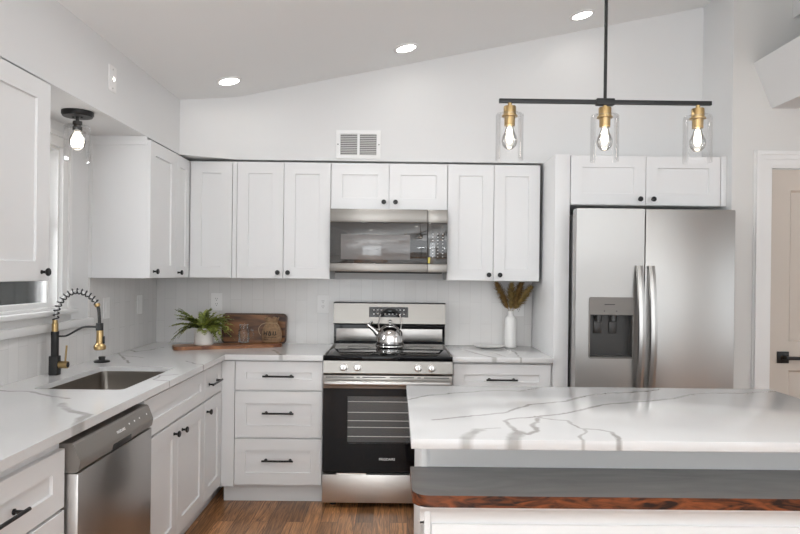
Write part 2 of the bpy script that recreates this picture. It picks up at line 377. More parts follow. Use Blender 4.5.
def dup(root, loc, label=None):
    r = root.copy(); C.objects.link(r); r.location = loc
    if label: r['label'] = label
    for ch in list(root.children):
        c = ch.copy(); C.objects.link(c); c.parent = r
        for g in list(ch.children):
            d = g.copy(); C.objects.link(d); d.parent = c
    return r
def text(body, size, mat, parent, M4, name='lettering', depth=.0004):
    cu = bpy.data.curves.new('t', 'FONT'); cu.body = body; cu.size = size; cu.extrude = depth; cu.align_x = 'CENTER'; cu.align_y = 'CENTER'
    cu.offset = size*.012
    t = bpy.data.objects.new('t', cu); C.objects.link(t); dg = bpy.context.evaluated_depsgraph_get(); dg.update()
    me = bpy.data.meshes.new_from_object(t.evaluated_get(dg)); bpy.data.objects.remove(t)
    me.transform(Matrix.Translation(-Vector(ORG[parent.name])) @ M4)
    me.materials.clear(); me.materials.append(M[mat])
    o = bpy.data.objects.new(name, me); C.objects.link(o); o.parent = parent; return o
def backmap(y0): return lambda u, v, w_: (u, y0-w_, v)
def leftmap(x0): return lambda u, v, w_: (x0+w_, u, v)
def rrect(u0, u1, v0, v1, r, n=6):
    out = []
    for cu, cv, a0 in ((u1-r, v1-r, 0), (u0+r, v1-r, 90), (u0+r, v0+r, 180), (u1-r, v0+r, 270)):
        for k in range(n+1):
            a = R_(a0+90*k/n); out.append((cu+r*math.cos(a), cv+r*math.sin(a)))
    return out

# ------------------------------------------------------------------ room shell
CZ = lambda x: 2.43+.206*x             # sloping ceiling
m = MB(); m.box(-.3, 6.8, -7.3, .2, -.1, 0); struct(m.build('floor', 'floor'))
m = MB(); m.prism([(-.1, CZ(-.1)), (6.7, CZ(6.7)), (6.7, CZ(6.7)+.12), (-.1, CZ(-.1)+.12)], [], -7.2, .12, lambda u, v, w_: (u, w_, v)); struct(m.build('ceiling', 'ceil'))
# left wall with window opening
WY0, WY1, WZ0, WZ1 = -2.30, -1.335, 1.215, 2.02
m = MB()
m.prism([(-7.2, 0), (.12, 0), (.12, 2.6), (-7.2, 2.6)], [[(WY0, WZ0), (WY1, WZ0), (WY1, WZ1), (WY0, WZ1)]], -.10, 0, leftmap(0))
struct(m.build('wall_left', 'wall'))
m = MB(); m.box(0, 3.8, 0, .12, 0, 3.4); struct(m.build('wall_back', 'wall'))
# wing wall beside the fridge + hall wall that holds the door
m = MB(); m.box(3.69, 3.81, -.699, 0, 0, 3.4); struct(m.build('wall_wing', 'wall'))
DX0, DX1, DZ = 3.925, 4.70, 2.07
m = MB(); m.prism([(3.81, 0), (DX0, 0), (DX0, DZ), (DX1, DZ), (DX1, 0), (6.7, 0), (6.7, 4.0), (3.692, 4.0), (3.692, 2.0), (3.692, 0)], [], -.12, 0, backmap(-.70)); struct(m.build('wall_hall', 'grey'))
# right and rear walls behind the camera, with openings added for the fill lights
m = MB(); m.prism([(-7.2, 0), (-.6, 0), (-.6, 4), (-7.2, 4)], [[(-4.9, .75), (-2.3, .75), (-2.3, 2.45), (-4.9, 2.45)]], 0, .12, leftmap(6.5)); struct(m.build('wall_right', 'wall'))
m = MB(); m.prism([(-.1, 0), (6.6, 0), (6.6, 4), (-.1, 4)], [[(2.4, .65), (5.9, .65), (5.9, 2.35), (2.4, 2.35)], [(.2, .04), (1.8, .04), (1.8, 2.1), (.2, 2.1)]], 0, .12, lambda u, v, w_: (u, -7.0-w_, v)); struct(m.build('wall_rear', 'wall'))
# soffit: drops over the wall cabinets, chamfered in the corner
m = MB()
m.prism([(0, 0), (0, -7.0), (.31, -7.0), (.31, -.475), (.628, -.31), (3.69, -.31), (3.69, 0)], [], 2.15, 3.4)
struct(m.build('trim_1', 'wall'))

# backsplash tiles
m = MB(); m.box(.0085, 2.642, -.008, -.0003, .9145, 1.3715); tag(m.build('backsplash', 'tileB'), 'white vertical tile backsplash behind the stove on the back wall', 'backsplash')
m = MB(); m.prism([(-3.3, .914), (-.008, .914), (-.008, 1.372), (-1.02, 1.372), (-1.02, 1.113), (-3.3, 1.113)], [], .0003, .008, leftmap(0))
tag(m.build('backsplash', 'tileL'), 'white vertical tile backsplash on left wall behind the black faucet', 'backsplash')

# window over the sink
m = MB(); mp = leftmap(0)
cw = .07
m.prism([(WY0-cw, WZ0-.0), (WY0-cw, WZ1+cw), (WY1+cw, WZ1+cw), (WY1+cw, WZ0), (WY1, WZ0), (WY1, WZ1), (WY0, WZ1), (WY0, WZ0)], [], 0, .018, mp)
m.prism([(WY0-cw, WZ0-.0), (WY0-cw, WZ1+cw), (WY1+cw, WZ1+cw), (WY1+cw, WZ0), (WY1+cw-.022, WZ0), (WY1+cw-.022, WZ1+cw-.022), (WY0-cw+.022, WZ1+cw-.022), (WY0-cw+.022, WZ0)], [], .018, .03, mp)
wf = m.build('window_1', 'trim'); struct(wf)
m = MB(); m.prism([(WY0, WZ0), (WY1, WZ0), (WY1, WZ1), (WY0, WZ1)], [[(WY0+.012, WZ0+.012), (WY1-.012, WZ0+.012), (WY1-.012, WZ1-.012), (WY0+.012, WZ1-.012)]], -.10, -.001, mp); m.build('jamb', 'trim', wf)
m = MB(); m.box(-.02, .05, WY0-.12, WY1+.115, WZ0-.022, WZ0, .004); m.box(0, .016, WY0-.10, WY1+.10, WZ0-.075, WZ0-.022, .002); m.build('stool', 'trim', wf)
a, b2 = WY0+.012, WY1-.012
for (z0, z1, w0, w1, st) in ((WZ0+.012, 1.665, -.07, -.045, .016), (1.625, WZ1-.012, -.097, -.072, .05)):
    m = MB(); m.prism([(a, z0), (b2, z0), (b2, z1), (a, z1)], [[(a+st, z0+.024), (b2-st, z0+.024), (b2-st, z1-.035), (a+st, z1-.035)]], w0, w1, mp); q = m.build('sash', 'trim', wf)
    m = MB(); m.box((w0+w1)/2-.002, (w0+w1)/2+.002, a+st, b2-st, z0+.024, z1-.035); m.build('pane', 'pane', q)
m = MB(); m.box(0, .036, -3.3, -1.02, 1.115, 1.155, .005); struct(m.build('trim_2', 'trim'))
# outside: fence and ground
m = MB()
for k in range(85):
    y = -2.2+k*.088; m.box(-1.32+(.012 if k % 2 else 0), -1.29+(.012 if k % 2 else 0), y, y+.074, 0.02, 1.75, .008, seg=1)
m.box(-1.36, -1.32, -2.2, 5.28, .4, .5); m.box(-1.36, -1.32, -2.2, 5.28, 1.4, 1.5)
tag(m.build('fence', 'fence'), 'weathered grey vertical board fence seen through the sink window', 'fence')
m = MB(); m.box(-6, -.31, -8, 8, -.2, 0.01); struct(m.build('ground', 'ground'))

# door in the hall wall
m = MB(); mp = backmap(-.70)
def casing(m, x0, x1, zt, w_, t0, t1):
    m.prism([(x0-w_, 0), (x0-w_, zt+w_), (x1+w_, zt+w_), (x1+w_, 0), (x1, 0), (x1, zt), (x0, zt), (x0, 0)], [], t0, t1, mp)
casing(m, DX0, DX1, DZ, .105, 0, .012); casing(m, DX0-.012, DX1+.012, DZ+.012, .088, .012, .018)
casing(m, DX0-.052, DX1+.052, DZ+.052, .048, .018, .024); casing(m, DX0-.078, DX1+.078, DZ+.078, .022, .024, .032)
struct(m.build('trim_3', 'trim'))
m = MB(); mp2 = backmap(-.675)
dx0, dx1 = DX0+.006, DX1-.006
up = (dx0+.115, dx1-.115, 1.03, 1.94); lo = (dx0+.115, dx1-.115, .2, .86)
m.prism([(dx0, .01), (dx1, .01), (dx1, DZ-.006), (dx0, DZ-.006)], [[(p[0], p[2]), (p[1], p[2]), (p[1], p[3]), (p[0], p[3])] for p in (up, lo)], 0, .02, mp2)
for p in (up, lo):
    rs = []
    for ins, h in ((0, .02), (.012, .008), (.03, .008), (.055, .017)):
        rs.append([m.bm.verts.new(mp2(*q)) for q in ((p[0]+ins, p[2]+ins, h), (p[1]-ins, p[2]+ins, h), (p[1]-ins, p[3]-ins, h), (p[0]+ins, p[3]-ins, h))])
    for A, B in zip(rs[:-1], rs[1:]):
        for k in range(4): m.bm.faces.new((A[k], A[(k+1) % 4], B[(k+1) % 4], B[k]))
    m.bm.faces.new(rs[-1])
dr = m.build('door_1', 'door'); struct(dr)
m = MB(); m.box(3.975, 4.045, -.706, -.695, .903, .973, .003); m.cyl((4.01, -.70, .938), (4.01, -.745, .938), .013); m.box(4.0, 4.13, -.757, -.738, .928, .948, .003)
m.build('lever_handle', 'black', dr)
m = MB(); m.box(DX0-.004, DX0+.006, -.702, -.68, .91, .97, .001); m.build('strike_plate', 'black', dr)

# sloped bulkheads on the hall wall
mpx = lambda u, v, w_: (u, w_, v)
m = MB(); m.prism([(3.925, 2.43), (6.5, 2.43), (6.5, 2.70), (3.812, 2.70)], [], -7.0, -.70, mpx); struct(m.build('trim_4', 'wall'))
m = MB(); m.prism([(4.045, 2.97), (6.5, 2.97), (6.5, 3.7), (4.045, 3.255)], [], -7.0, -.70, mpx); struct(m.build('trim_5', 'wall'))

# ------------------------------------------------------------------ cabinet hardware
def knob(p, d, parent):
    m = MB(); m.lathe([(0, 0), (.008, 0), (.0075, .003), (.0055, .006), (.0055, .017), (.012, .020), (.0150, .023), (.0155, .028), (.013, .031), (.009, .0315), (.008, .030), (0, .030)], p, d, 20)
    return m.build('knob', 'black', parent)
def pull(u, v, mp, parent, L=.19, w0=.02):
    m = MB()
    a = Vector(mp(u-L/2, v, w0+.03)); b_ = Vector(mp(u+L/2, v, w0+.03)); m.cyl(a, b_, .0058, 14)
    for q in (-.5, .5):
        uu = u+q*L*.78
        m.cyl(mp(uu, v, w0), mp(uu, v, w0+.026), .0055, 12); m.lathe([(0, 0), (.009, 0), (.009, .004), (.006, .006), (0, .006)], mp(uu, v, w0-.0), Vector(mp(0, 0, 1))-Vector(mp(0, 0, 0)), 14)
    return m.build('pull_handle', 'black', parent)
G = .0015
def front(kind, mp, u0, u1, v0, v1, parent, hw=None, rail=.073, railv=None):
    m = MB(); m.shaker(mp, u0+G, u1-G, v0+G, v1-G, rail=rail, railv=railv)
    d = m.build(kind, 'cab', parent)
    if hw:
        if hw[0] == 'knob': knob(mp(hw[1], hw[2], .02), Vector(mp(0, 0, 1))-Vector(mp(0, 0, 0)), d)
        else: pull(hw[1], hw[2], mp, d, hw[3] if len(hw) > 3 else .19)
    return d
UZ0, UZ1 = 1.372, 2.132
def upper(name, label, x0, x1, z0, z1, doors, yf=-.315, group=None, yb=-.0005):
    t = thing(name, label, 'cabinet', ((x0+x1)/2, yf/2, z0), group)
    m = MB(); m.box(x0+.0005, x1-.0005, yf, yb, z0, z1+.003); m.build('body', 'cab', t)
    for u0, u1, kx, kz in doors: front('door', backmap(yf), u0, u1, z0, z1, t, ('knob', kx, kz))
    return t
# --- wall cabinets on the back wall
upper('wall_cabinet', 'white two door wall cabinet above the wooden tray, left of the microwave', .642, 1.253, UZ0, UZ1, [(.642, .947, .915, 1.412), (.947, 1.253, .981, 1.412)])
upper('wall_cabinet', 'short white two door wall cabinet mounted above the microwave', 1.254, 2.015, 1.83, UZ1, [(1.254, 1.634, 1.60, 1.878), (1.634, 2.015, 1.676, 1.878)])
upper('wall_cabinet', 'white two door wall cabinet above the white vase, right of the microwave', 2.016, 2.622, UZ0, UZ1, [(2.016, 2.319, 2.289, 1.412), (2.319, 2.622, 2.361, 1.412)])
# corner cabinet (two leaves meeting in the corner)
t = thing('corner_wall_cabinet', 'white corner wall cabinet with two folding doors meeting at right angle', 'cabinet', (.2, -.2, UZ0))
m = MB(); m.prism([(.0005, -.0005), (.0005, -.602), (.315, -.602), (.315, -.315), (.642, -.315), (.642, -.0005)], [], UZ0, UZ1+.003); m.build('body', 'cab', t)
front('door', leftmap(.315), -.602, -.337, UZ0, UZ1, t, ('knob', -.555, 1.405), rail=.07)
front('door', backmap(-.315), .337, .612, UZ0, UZ1, t, None, rail=.073)
m = MB(); m.box(.614, .640, -.331, -.315, UZ0, UZ1); m.build('filler_strip', 'cab', t)
# left wall cabinets
t = thing('wall_cabinet', 'single door white wall cabinet on left wall, right of the sink window', 'cabinet', (.16, -.8, UZ0))
m = MB(); m.box(.0005, .315, -1.02, -.6035, UZ0, UZ1+.003); m.box(.0005, .018, -1.026, -1.02, UZ0, UZ1+.003); m.box(.0005, .315, -1.028, -1.02, UZ1-.03, 2.1495); m.build('body', 'cab', t)
front('door', leftmap(.315), -1.02, -.604, UZ0, UZ1, t, ('knob', -.965, 1.41))
t = thing('wall_cabinet', 'white wall cabinet on left wall nearest the camera, left of the flush light', 'cabinet', (.16, -2.5, UZ0))
m = MB(); m.box(.0005, .315, -2.96, -2.062, UZ0-.003, UZ1+.003); m.build('body', 'cab', t)
front('door', leftmap(.315), -2.51, -2.062, UZ0-.003, UZ1, t, ('knob', -2.118, 1.404), rail=.093, railv=.073)
front('door', leftmap(.315), -2.96, -2.511, UZ0-.003, UZ1, t, ('knob', -2.9, 1.404), rail=.093, railv=.073)
# fridge surround
t = thing('fridge_surround_panel', 'tall white side panel standing between wall cabinet and refrigerator', 'panel', (2.69, -.3, 0))
m = MB(); m.box(2.645, 2.735, -.64, -.0005, 0, 2.149, .001); m.build('panel', 'cab', t)
t = thing('over_fridge_cabinet', 'white two door cabinet mounted above the stainless refrigerator', 'cabinet', (3.2, -.3, 1.845))
m = MB(); m.box(2.737, 3.689, -.62, -.0005, 1.845, 2.149); m.box(3.655, 3.689, -.641, -.62, 1.845, 2.149, .001); m.build('body', 'cab', t)
front('door', backmap(-.62), 2.739, 3.197, 1.845, 2.146, t, ('knob', 3.158, 1.882), rail=.07)
front('door', backmap(-.62), 3.197, 3.653, 1.845, 2.146, t, ('knob', 3.238, 1.882), rail=.07)

# --- base cabinets
FL = .615      # front plane of the carcasses
def base_body(t, x0, x1, y0, y1, toe):
    m = MB(); m.box(x0, x1, y0, y1, .11, .882)
    if toe == 'b': m.box(x0, x1, -.56, y1, 0, .11)
    else: m.box(x0, .56, y0, y1, 0, .11)
    m.build('body', 'cab', t)
BM, LM = backmap(-FL), leftmap(FL)
t = thing('drawer_base_cabinet', 'white three drawer base cabinet directly left of the stove', 'cabinet', (.98, -.3, 0))
base_body(t, .636, 1.249, -FL, -.0005, 'b')
m = MB(); m.box(.636, .713, -.6345, -FL, .11, .873); m.build('filler_strip', 'cab', t)
for z0, z1, r in ((.696, .873, .066), (.408, .690, .073), (.121, .402, .073)):
    front('drawer', BM, .715, 1.248, z0, z1, t, ('pull', .9815, (z0+z1)/2+(0 if r < .07 else .012)), rail=.067, railv=r)
t = thing('drawer_base_cabinet', 'white base cabinet with a top drawer, right of the stove below the vase', 'cabinet', (2.34, -.3, 0))
base_body(t, 2.036, 2.643, -FL, -.0005, 'b')
front('drawer', BM, 2.038, 2.634, .696, .870, t, ('pull', 2.333, .777), rail=.067, railv=.064)
front('door', BM, 2.038, 2.336, .121, .690, t, ('knob', 2.30, .64)); front('door', BM, 2.336, 2.634, .121, .690, t, ('knob', 2.37, .64))
# left run
t = thing('base_cabinet', 'narrow white base cabinet on left run, one drawer over one door, by inner corner', 'cabinet', (.3, -.8, 0))
base_body(t, .0005, FL, -.985, -.0005, 'l')
front('drawer', LM, -.982, -.640, .695, .868, t, ('pull', -.83, .775, .20), rail=.067, railv=.064)
front('door', LM, -.982, -.640, .121, .688, t, ('knob', -.945, .628))
m = MB(); m.box(.616, .6345, -.638, -.62, .11, .873); m.build('filler_strip', 'cab', t)
t = thing('sink_base_cabinet', 'white sink base cabinet with false drawer front over two doors', 'cabinet', (.3, -1.4, 0))
m = MB(); m.box(.0005, FL, -1.868, -.9865, .11, .60); m.box(.60, FL, -1.868, -.9865, .6, .882); m.box(.0005, FL, -1.00, -.9865, .6, .882); m.box(.0005, .56, -1.868, -.9865, 0, .11); m.build('body', 'cab', t)
front('false_drawer_front', LM, -1.868, -.987, .695, .868, t, None, rail=.067, railv=.064)
front('door', LM, -1.868, -1.431, .121, .688, t, ('knob', -1.491, .637)); front('door', LM, -1.431, -.987, .121, .688, t, ('knob', -1.371, .63))
t = thing('drawer_base_cabinet', 'white drawer base cabinet in near left corner, left of the dishwasher', 'cabinet', (.3, -2.9, 0))
base_body(t, .0005, FL, -3.28, -2.524, 'l')
front('drawer', LM, -3.28, -2.524, .655, .845, t, ('pull', -2.90, .742, .24), rail=.073, railv=.062)
front('drawer', LM, -3.28, -2.524, .39, .648, t, ('pull', -2.90, .53, .24)); front('drawer', LM, -3.28, -2.524, .121, .384, t, ('pull', -2.90, .26, .24))

# --- counters
sinkh = rrect(.168, .548, -1.872, -1.215, .028)
m = MB(); m.prism([(.001, -.001), (.001, -3.29), (.66, -3.29), (.66, -.66), (1.25, -.66), (1.25, -.001)], [sinkh], .8825, .914)
tag(m.build('countertop', 'leftq'), 'L shaped white quartz countertop with grey veins around the sink', 'countertop')
m = MB(); m.box(2.034, 2.644, -.66, -.001, .8825, .914, .002); tag(m.build('countertop', 'rightq'), 'short white veined quartz countertop between stove and refrigerator', 'countertop')

# --- sink
t = thing('undermount_sink', 'stainless steel undermount single bowl sink set in left counter', 'sink', (.356, -1.555, .66))
m = MB(); n = 7
loops = []
for (ins, z, r) in ((.0012, .892, .027), (.003, .8915, .026), (.004, .87, .028), (.006, .70, .05), (.02, .674, .05), (.05, .664, .03), (.15, .660, .01)):
    loops.append([m.bm.verts.new((u, v, z)) for u, v in rrect(.168+ins, .548-ins, -1.872+ins, -1.215-ins, r)])
for A, B in zip(loops[:-1], loops[1:]):
    for k in range(len(A)): m.bm.faces.new((A[k], A[(k+1) % len(A)], B[(k+1) % len(A)], B[k]))
m.bm.faces.new(loops[-1]); m.build('bowl', 'sinks', t)
m = MB(); m.lathe([(0, .002), (.02, .002), (.024, .006), (.040, .006), (.043, .001), (.043, 0)], (.356, -1.555, .661)); m.build('drain', 'chrome', t)

# --- faucet
fx, fy = .07, -1.5
t = thing('spring_faucet', 'black and brass spring neck pull down faucet behind the sink', 'faucet', (fx, fy, .914))
m = MB(); m.box(fx-.020, fx+.020, fy-.020, fy+.020, .9142, 1.005, .003); m.lathe([(.017, 0), (.0175, .001), (.0175, .10), (.018, .10), (.018, .116), (0, .116)], (fx, fy, 1.0045)); m.build('body', 'matte', t)
m = MB(); m.lathe([(.012, 0), (.0145, .001), (.0145, .038), (.012, .040), (.011, .055), (0, .055)], (fx, fy, 1.12)); m.build('collar', 'brass', t)
arc = []
pts = [(.073, 1.17), (.074, 1.20), (.078, 1.225), (.092, 1.258), (.118, 1.290), (.150, 1.309), (.175, 1.313), (.205, 1.306), (.232, 1.292), (.255, 1.272), (.270, 1.250)]
def smooth(pts, k=8):
    out = []; P = [pts[0]]+list(pts)+[pts[-1]]
    for i in range(1, len(P)-2):
        for j in range(k):
            u = j/k; p0, p1, p2, p3 = [Vector(q) for q in P[i-1:i+3]]
            out.append(.5*((2*p1)+(p2-p0)*u+(2*p0-5*p1+4*p2-p3)*u*u+(3*p1-p0-3*p2+p3)*u**3))
    out.append(Vector(P[-1])); return out
arc = smooth([(x, fy, z) for x, z in pts], 10)
m = MB(); m.tube(arc, .0045, 12); m.build('inner_hose', 'slat', t)
m = MB(); m.tube([arc[-1], Vector((.276, fy, 1.225)), Vector((.279, fy, 1.19)), Vector((.280, fy, 1.155))], .0075, 12); m.build('hose', 'matte', t)
m = MB(); L_ = [0]
for p, q in zip(arc[:-1], arc[1:]): L_.append(L_[-1]+(q-p).length)
turns = 15; helix = []; nn = turns*14
for k in range(nn+1):
    s_ = L_[-1]*k/nn; i = max(j for j in range(len(L_)) if L_[j] <= s_+1e-9); i = min(i, len(arc)-2)
    u = (s_-L_[i])/max(1e-9, L_[i+1]-L_[i]); p = arc[i].lerp(arc[i+1], u); T = (arc[i+1]-arc[i]).normalized(); Nn = Vector((0, 1, 0)); Bn = T.cross(Nn)
    a_ = 2*math.pi*turns*k/nn; helix.append(p+(Nn*math.cos(a_)+Bn*math.sin(a_))*.0125)
m.tube(helix, .0034, 6); m.build('spring', 'matte', t)
m = MB(); m.lathe([(.008, 0), (.013, .001), (.013, .014), (.008, .016)], (.2665, fy, 1.255), (.35, 0, -.94)); m.build('hose_ring', 'brass', t)
m = MB(); m.lathe([(0, 0), (.0165, 0), (.0165, .034), (0, .034)], (.281, fy, 1.128)); m.build('head_collar', 'matte', t)
m = MB(); m.lathe([(0, 0), (.024, 0), (.0275, .004), (.0275, .018), (.020, .026), (.0165, .034), (.0155, .092), (0, .092)], (.283, fy, 1.036)); sh = m.build('spray_head', 'brass', t)
m = MB(); m.box(.296, .305, fy-.006, fy+.006, 1.065, 1.10, .002); m.build('spray_lever', 'matte', sh)
m = MB(); m.tube(smooth([(fx+.012, fy, 1.098), (.105, fy, 1.098), (.13, fy, 1.103), (.185, fy, 1.134), (.215, fy, 1.144), (.27, fy, 1.144)], 6), .0048, 10); m.build('support_arm', 'matte', t)
m = MB(); m.cyl((fx+.022, fy, .963), (fx+.062, fy, .963), .017, 24); hl = m.build('handle', 'brass', t)
m = MB(); m.tube([(fx+.05, fy, .975), (fx+.058, fy-.004, 1.055)], [.0042, .0045], 10); m.build('lever', 'brass', hl)
m = MB(); m.cyl((fx+.062, fy, .963), (fx+.064, fy, .963), .013, 24); m.build('handle_cap', 'matte', hl)
m = MB(); m.lathe([(0, .0002), (.040, .0002), (.042, .004), (.036, .009), (.018, .012), (.016, .016), (.018, .026), (.017, .030), (0, .030)], (.09, -1.042, .914))
tag(m.build('sink_stopper', 'matte'), 'small black round sink stopper lying on counter beside the faucet', 'stopper')

# --- dishwasher
dw0, dw1 = -2.519, -1.872
t = thing('dishwasher', 'stainless steel dishwasher with pocket handle below the left counter', 'dishwasher', (.35, -2.2, 0))
m = MB(); m.box(.02, .60, dw0+.004, -1.90, .02, .862); m.box(.55, .60, dw0+.004, dw1-.002, .10, .862, mi=0); m.build('tub', 'gap', t)
m = MB(); m.box(.60, .672, dw0+.006, dw1-.004, .125, .758, .004); m.build('door', 'steelv', t)
m = MB()
prof = [(.60, .760), (.662, .760), (.672, .768), (.677, .790), (.676, .802), (.657, .850), (.650, .855), (.60, .855)]
m.prism(prof, [], dw0+.006, dw1-.004, lambda u, v, w_: (u, w_, v)); cp = m.build('control_panel', 'greyp', t)
m = MB(); m.box(.650, .6775, -2.26, -2.10, .763, .788, .002); m.build('handle_pocket', 'matte', cp)
m = MB()
for y in (-2.10, -2.05, -2.00, -1.925): m = MB(); m.cyl((.6668, y, .825), (.6684, y, .8256), .0035, 12); m.build('button', 'white', cp)
ang = math.atan2(.019, .048)
Mt = Matrix.Translation((.6705, -2.18, .818)) @ Matrix(((0, -math.sin(ang), math.cos(ang), 0), (1, 0, 0, 0), (0, math.cos(ang), math.sin(ang), 0), (0, 0, 0, 1)))
text('FRIGIDAIRE', .0145, 'white', cp, Mt)
m = MB(); m.box(.60, .615, dw0+.03, dw1-.03, .0, .12); m.build('toe_panel', 'gap', t)

# --- range
sx0, sx1 = 1.255, 2.031
t = thing('electric_range', 'freestanding stainless steel electric range with black glass cooktop', 'stove', (1.643, -.35, 0))
m = MB(); m.box(sx0, sx1, -.645, -.012, .035, .89, .002); m.build('body', 'dgrey', t)
for x in (sx0+.06, sx1-.06):
    for y in (-.6, -.08): m = MB(); m.cyl((x, y, 0), (x, y, .036), .018, 14); m.build('foot', 'matte', t)
m = MB(); m.box(sx0, sx1, -.682, -.058, .888, .918, .004); ct = m.build('cooktop', 'blkglass', t)
for q in (sx0+.001, sx1-.012): m = MB(); m.box(q, q+.011, -.67, -.07, .917, .922, .001); m.build('side_trim', 'steel', ct)
for x, y, r in ((1.44, -.50, .11), (1.85, -.50, .09), (1.44, -.22, .08), (1.85, -.22, .10)):
    m = MB()
    m.lathe([(r, .0), (r+.0015, 0), (r+.0015, .0003), (r, .0003)], (x, y, .918), seg=48); m.build('burner_ring', 'greyp', ct)
# backguard: projecting fascia over a recessed dark strip
m = MB(); m.prism([(-.012, .918), (-.058, .918), (-.058, 1.055), (-.078, 1.06), (-.098, 1.068), (-.080, 1.208), (-.012, 1.208)], [], sx0+.002, sx1-.002, lambda u, v, w_: (w_, u, v)); bg = m.build('backguard', 'steelb', t)
m = MB(); m.box(sx0+.004, sx1-.004, -.064, -.057, .925, 1.056); m.build('recessed_strip', 'blkglass', bg)
m = MB(); m.box(sx0+.02, sx1-.02, -.067, -.063, .945, 1.03, .001); m.build('recessed_strip', 'steelv', bg)
m = MB(); m.box(sx0+.001, sx1-.001, -.084, -.012, 1.205, 1.212, .001); m.build('top_edge', 'black', bg)
a_ = math.atan2(.018, .14)
def bgp(u, v, w_): return (u, -.098+.018*(v-1.068)/.14 - w_, v)
m = MB(); m.prism([(1.502, 1.112), (1.772, 1.112), (1.772, 1.182), (1.502, 1.182)], [], 0, .0015, bgp); dp = m.build('control_display', 'display', bg)
for r_, ks in ((0, (0, 1, 2)), (0, (6, 7, 8)), (1, range(9))):
    m = MB()
    for k in ks:
        x = 1.53+k*.026; z = 1.158-.028*r_
        m.prism([(x, z), (x+.010, z), (x+.010, z+.007), (x, z+.007)], [], .0016, .002, bgp)
    m.build('touch_keys', 'slat', dp)
m = MB(); m.prism([(1.632, 1.154), (1.662, 1.154), (1.662, 1.165), (1.632, 1.165)], [], .0016, .002, bgp); m.build('clock_readout', 'glow', dp)
m = MB(); m.prism([(-.645, .808), (-.688, .808), (-.692, .815), (-.680, .886), (-.645, .886)], [], sx0, sx1, lambda u, v, w_: (w_, u, v)); fp = m.build('front_panel', 'steelb', t)
for x in (1.377, 1.460, 1.822, 1.904):
    m = MB(); m.lathe([(0, 0), (.024, 0), (.024, .004), (.018, .006), (.0175, .022), (.015, .025), (0, .025)], (x, -.684, .848), (0, -1, .16), 24)
    m.box(x-.004, x+.004, -.722, -.705, .830, .872, .002); m.build('knob', 'knobm', fp)
# oven door
m = MB(); m.box(sx0+.001, sx1-.001, -.688, -.646, .722, .800, .003); od = m.build('oven_door', 'steel', t)
m = MB()
for a0, a1 in ((1.27, 1.44), (1.455, 1.475), (1.49, 1.63), (1.655, 1.80), (1.82, 1.84), (1.86, 2.01)): m = MB(); m.box(a0, a1, -.689, -.685, .787, .7925); m.build('vent_slot', 'matte', od)
gw = (1.402, 1.884, .392, .675)
m = MB(); m.prism([(sx0+.001, .222), (sx1-.001, .222), (sx1-.001, .722), (sx0+.001, .722)], [[(gw[0], gw[2]), (gw[1], gw[2]), (gw[1], gw[3]), (gw[0], gw[3])]], .646, .686, lambda u, v, w_: (u, -w_, v)); gl = m.build('door_glass', 'blkglass', od)
m = MB(); m.box(gw[0], gw[1], -.6855, -.6835, gw[2], gw[3]); m.build('window_glass', 'ovw' if False else 'glass', gl)
m = MB(); m.box(gw[0]-.0, gw[1]+.0, -.649, -.6455, gw[2], gw[3]); m.build('oven_interior', 'ovenin', gl)
for z in (.64, .575, .525, .485, .430):
    m = MB(); m.cyl((gw[0]+.002, -.668, z), (gw[1]-.002, -.668, z), .0022, 8)
    for k in range(14): m.cyl((gw[0]+.03+k*.033, -.668, z-.001), (gw[0]+.03+k*.033, -.651, z-.001), .0013, 6)
    m.build('oven_rack', 'rack', gl)
text('FRIGIDAIRE', .019, 'white', gl, Matrix.Translation((1.643, -.6865, .298)) @ Matrix.Rotation(R_(90), 4, 'X'))
m = MB(); m.tube([(sx0+.018, -.742, .762), (sx0+.05, -.744, .762), (sx1-.05, -.744, .762), (sx1-.018, -.742, .762)], [.017, .019, .019, .017], 20)
m.box(sx0+.02, sx0+.05, -.735, -.685, .752, .772, .003); m.box(sx1-.05, sx1-.02, -.735, -.685, .752, .772, .003); m.build('door_handle', 'steelh', od)
m = MB(); m.box(sx0+.001, sx1-.001, -.688, -.646, .036, .205, .003); sd = m.build('storage_drawer', 'steeld', t)
m = MB(); m.box(1.34, 1.52, -.680, -.66, .2055, .2115); m.build('drawer_lip', 'knobm', sd)

# --- kettle on the stove
kc = (1.648, -.21, .9185)
t = thing('tea_kettle', 'shiny stainless steel whistling kettle standing on the cooktop', 'kettle', kc)
m = MB(); m.lathe([(0, 0), (.088, 0), (.094, .004), (.0955, .012), (.094, .016), (.0955, .02), (.0955, .045), (.092, .075), (.084, .100), (.070, .122), (.052, .137), (.040, .142), (.038, .146)], kc, seg=48); m.build('body', 'chrome', t)
m = MB(); m.lathe([(.041, .141), (.043, .145), (.036, .152), (.015, .157), (.006, .158), (.006, .163), (.012, .170), (.012, .178), (.007, .184), (0, .185)], kc, seg=32); m.build('lid', 'chrome', t)
m = MB(); m.tube([(kc[0]-.070, kc[1], kc[2]+.080), (kc[0]-.105, kc[1], kc[2]+.115), (kc[0]-.140, kc[1], kc[2]+.143)], [.024, .016, .0115], 20); sp = m.build('spout', 'chrome', t)
m = MB(); m.lathe([(0, 0), (.014, 0), (.014, .014), (0, .016)], (kc[0]-.139, kc[1], kc[2]+.142), (-.75, 0, .62), 20); m.tube([(kc[0]-.138, kc[1], kc[2]+.152), (kc[0]-.118, kc[1], kc[2]+.172)], [.005, .008], 10); m.build('whistle', 'chrome', sp)
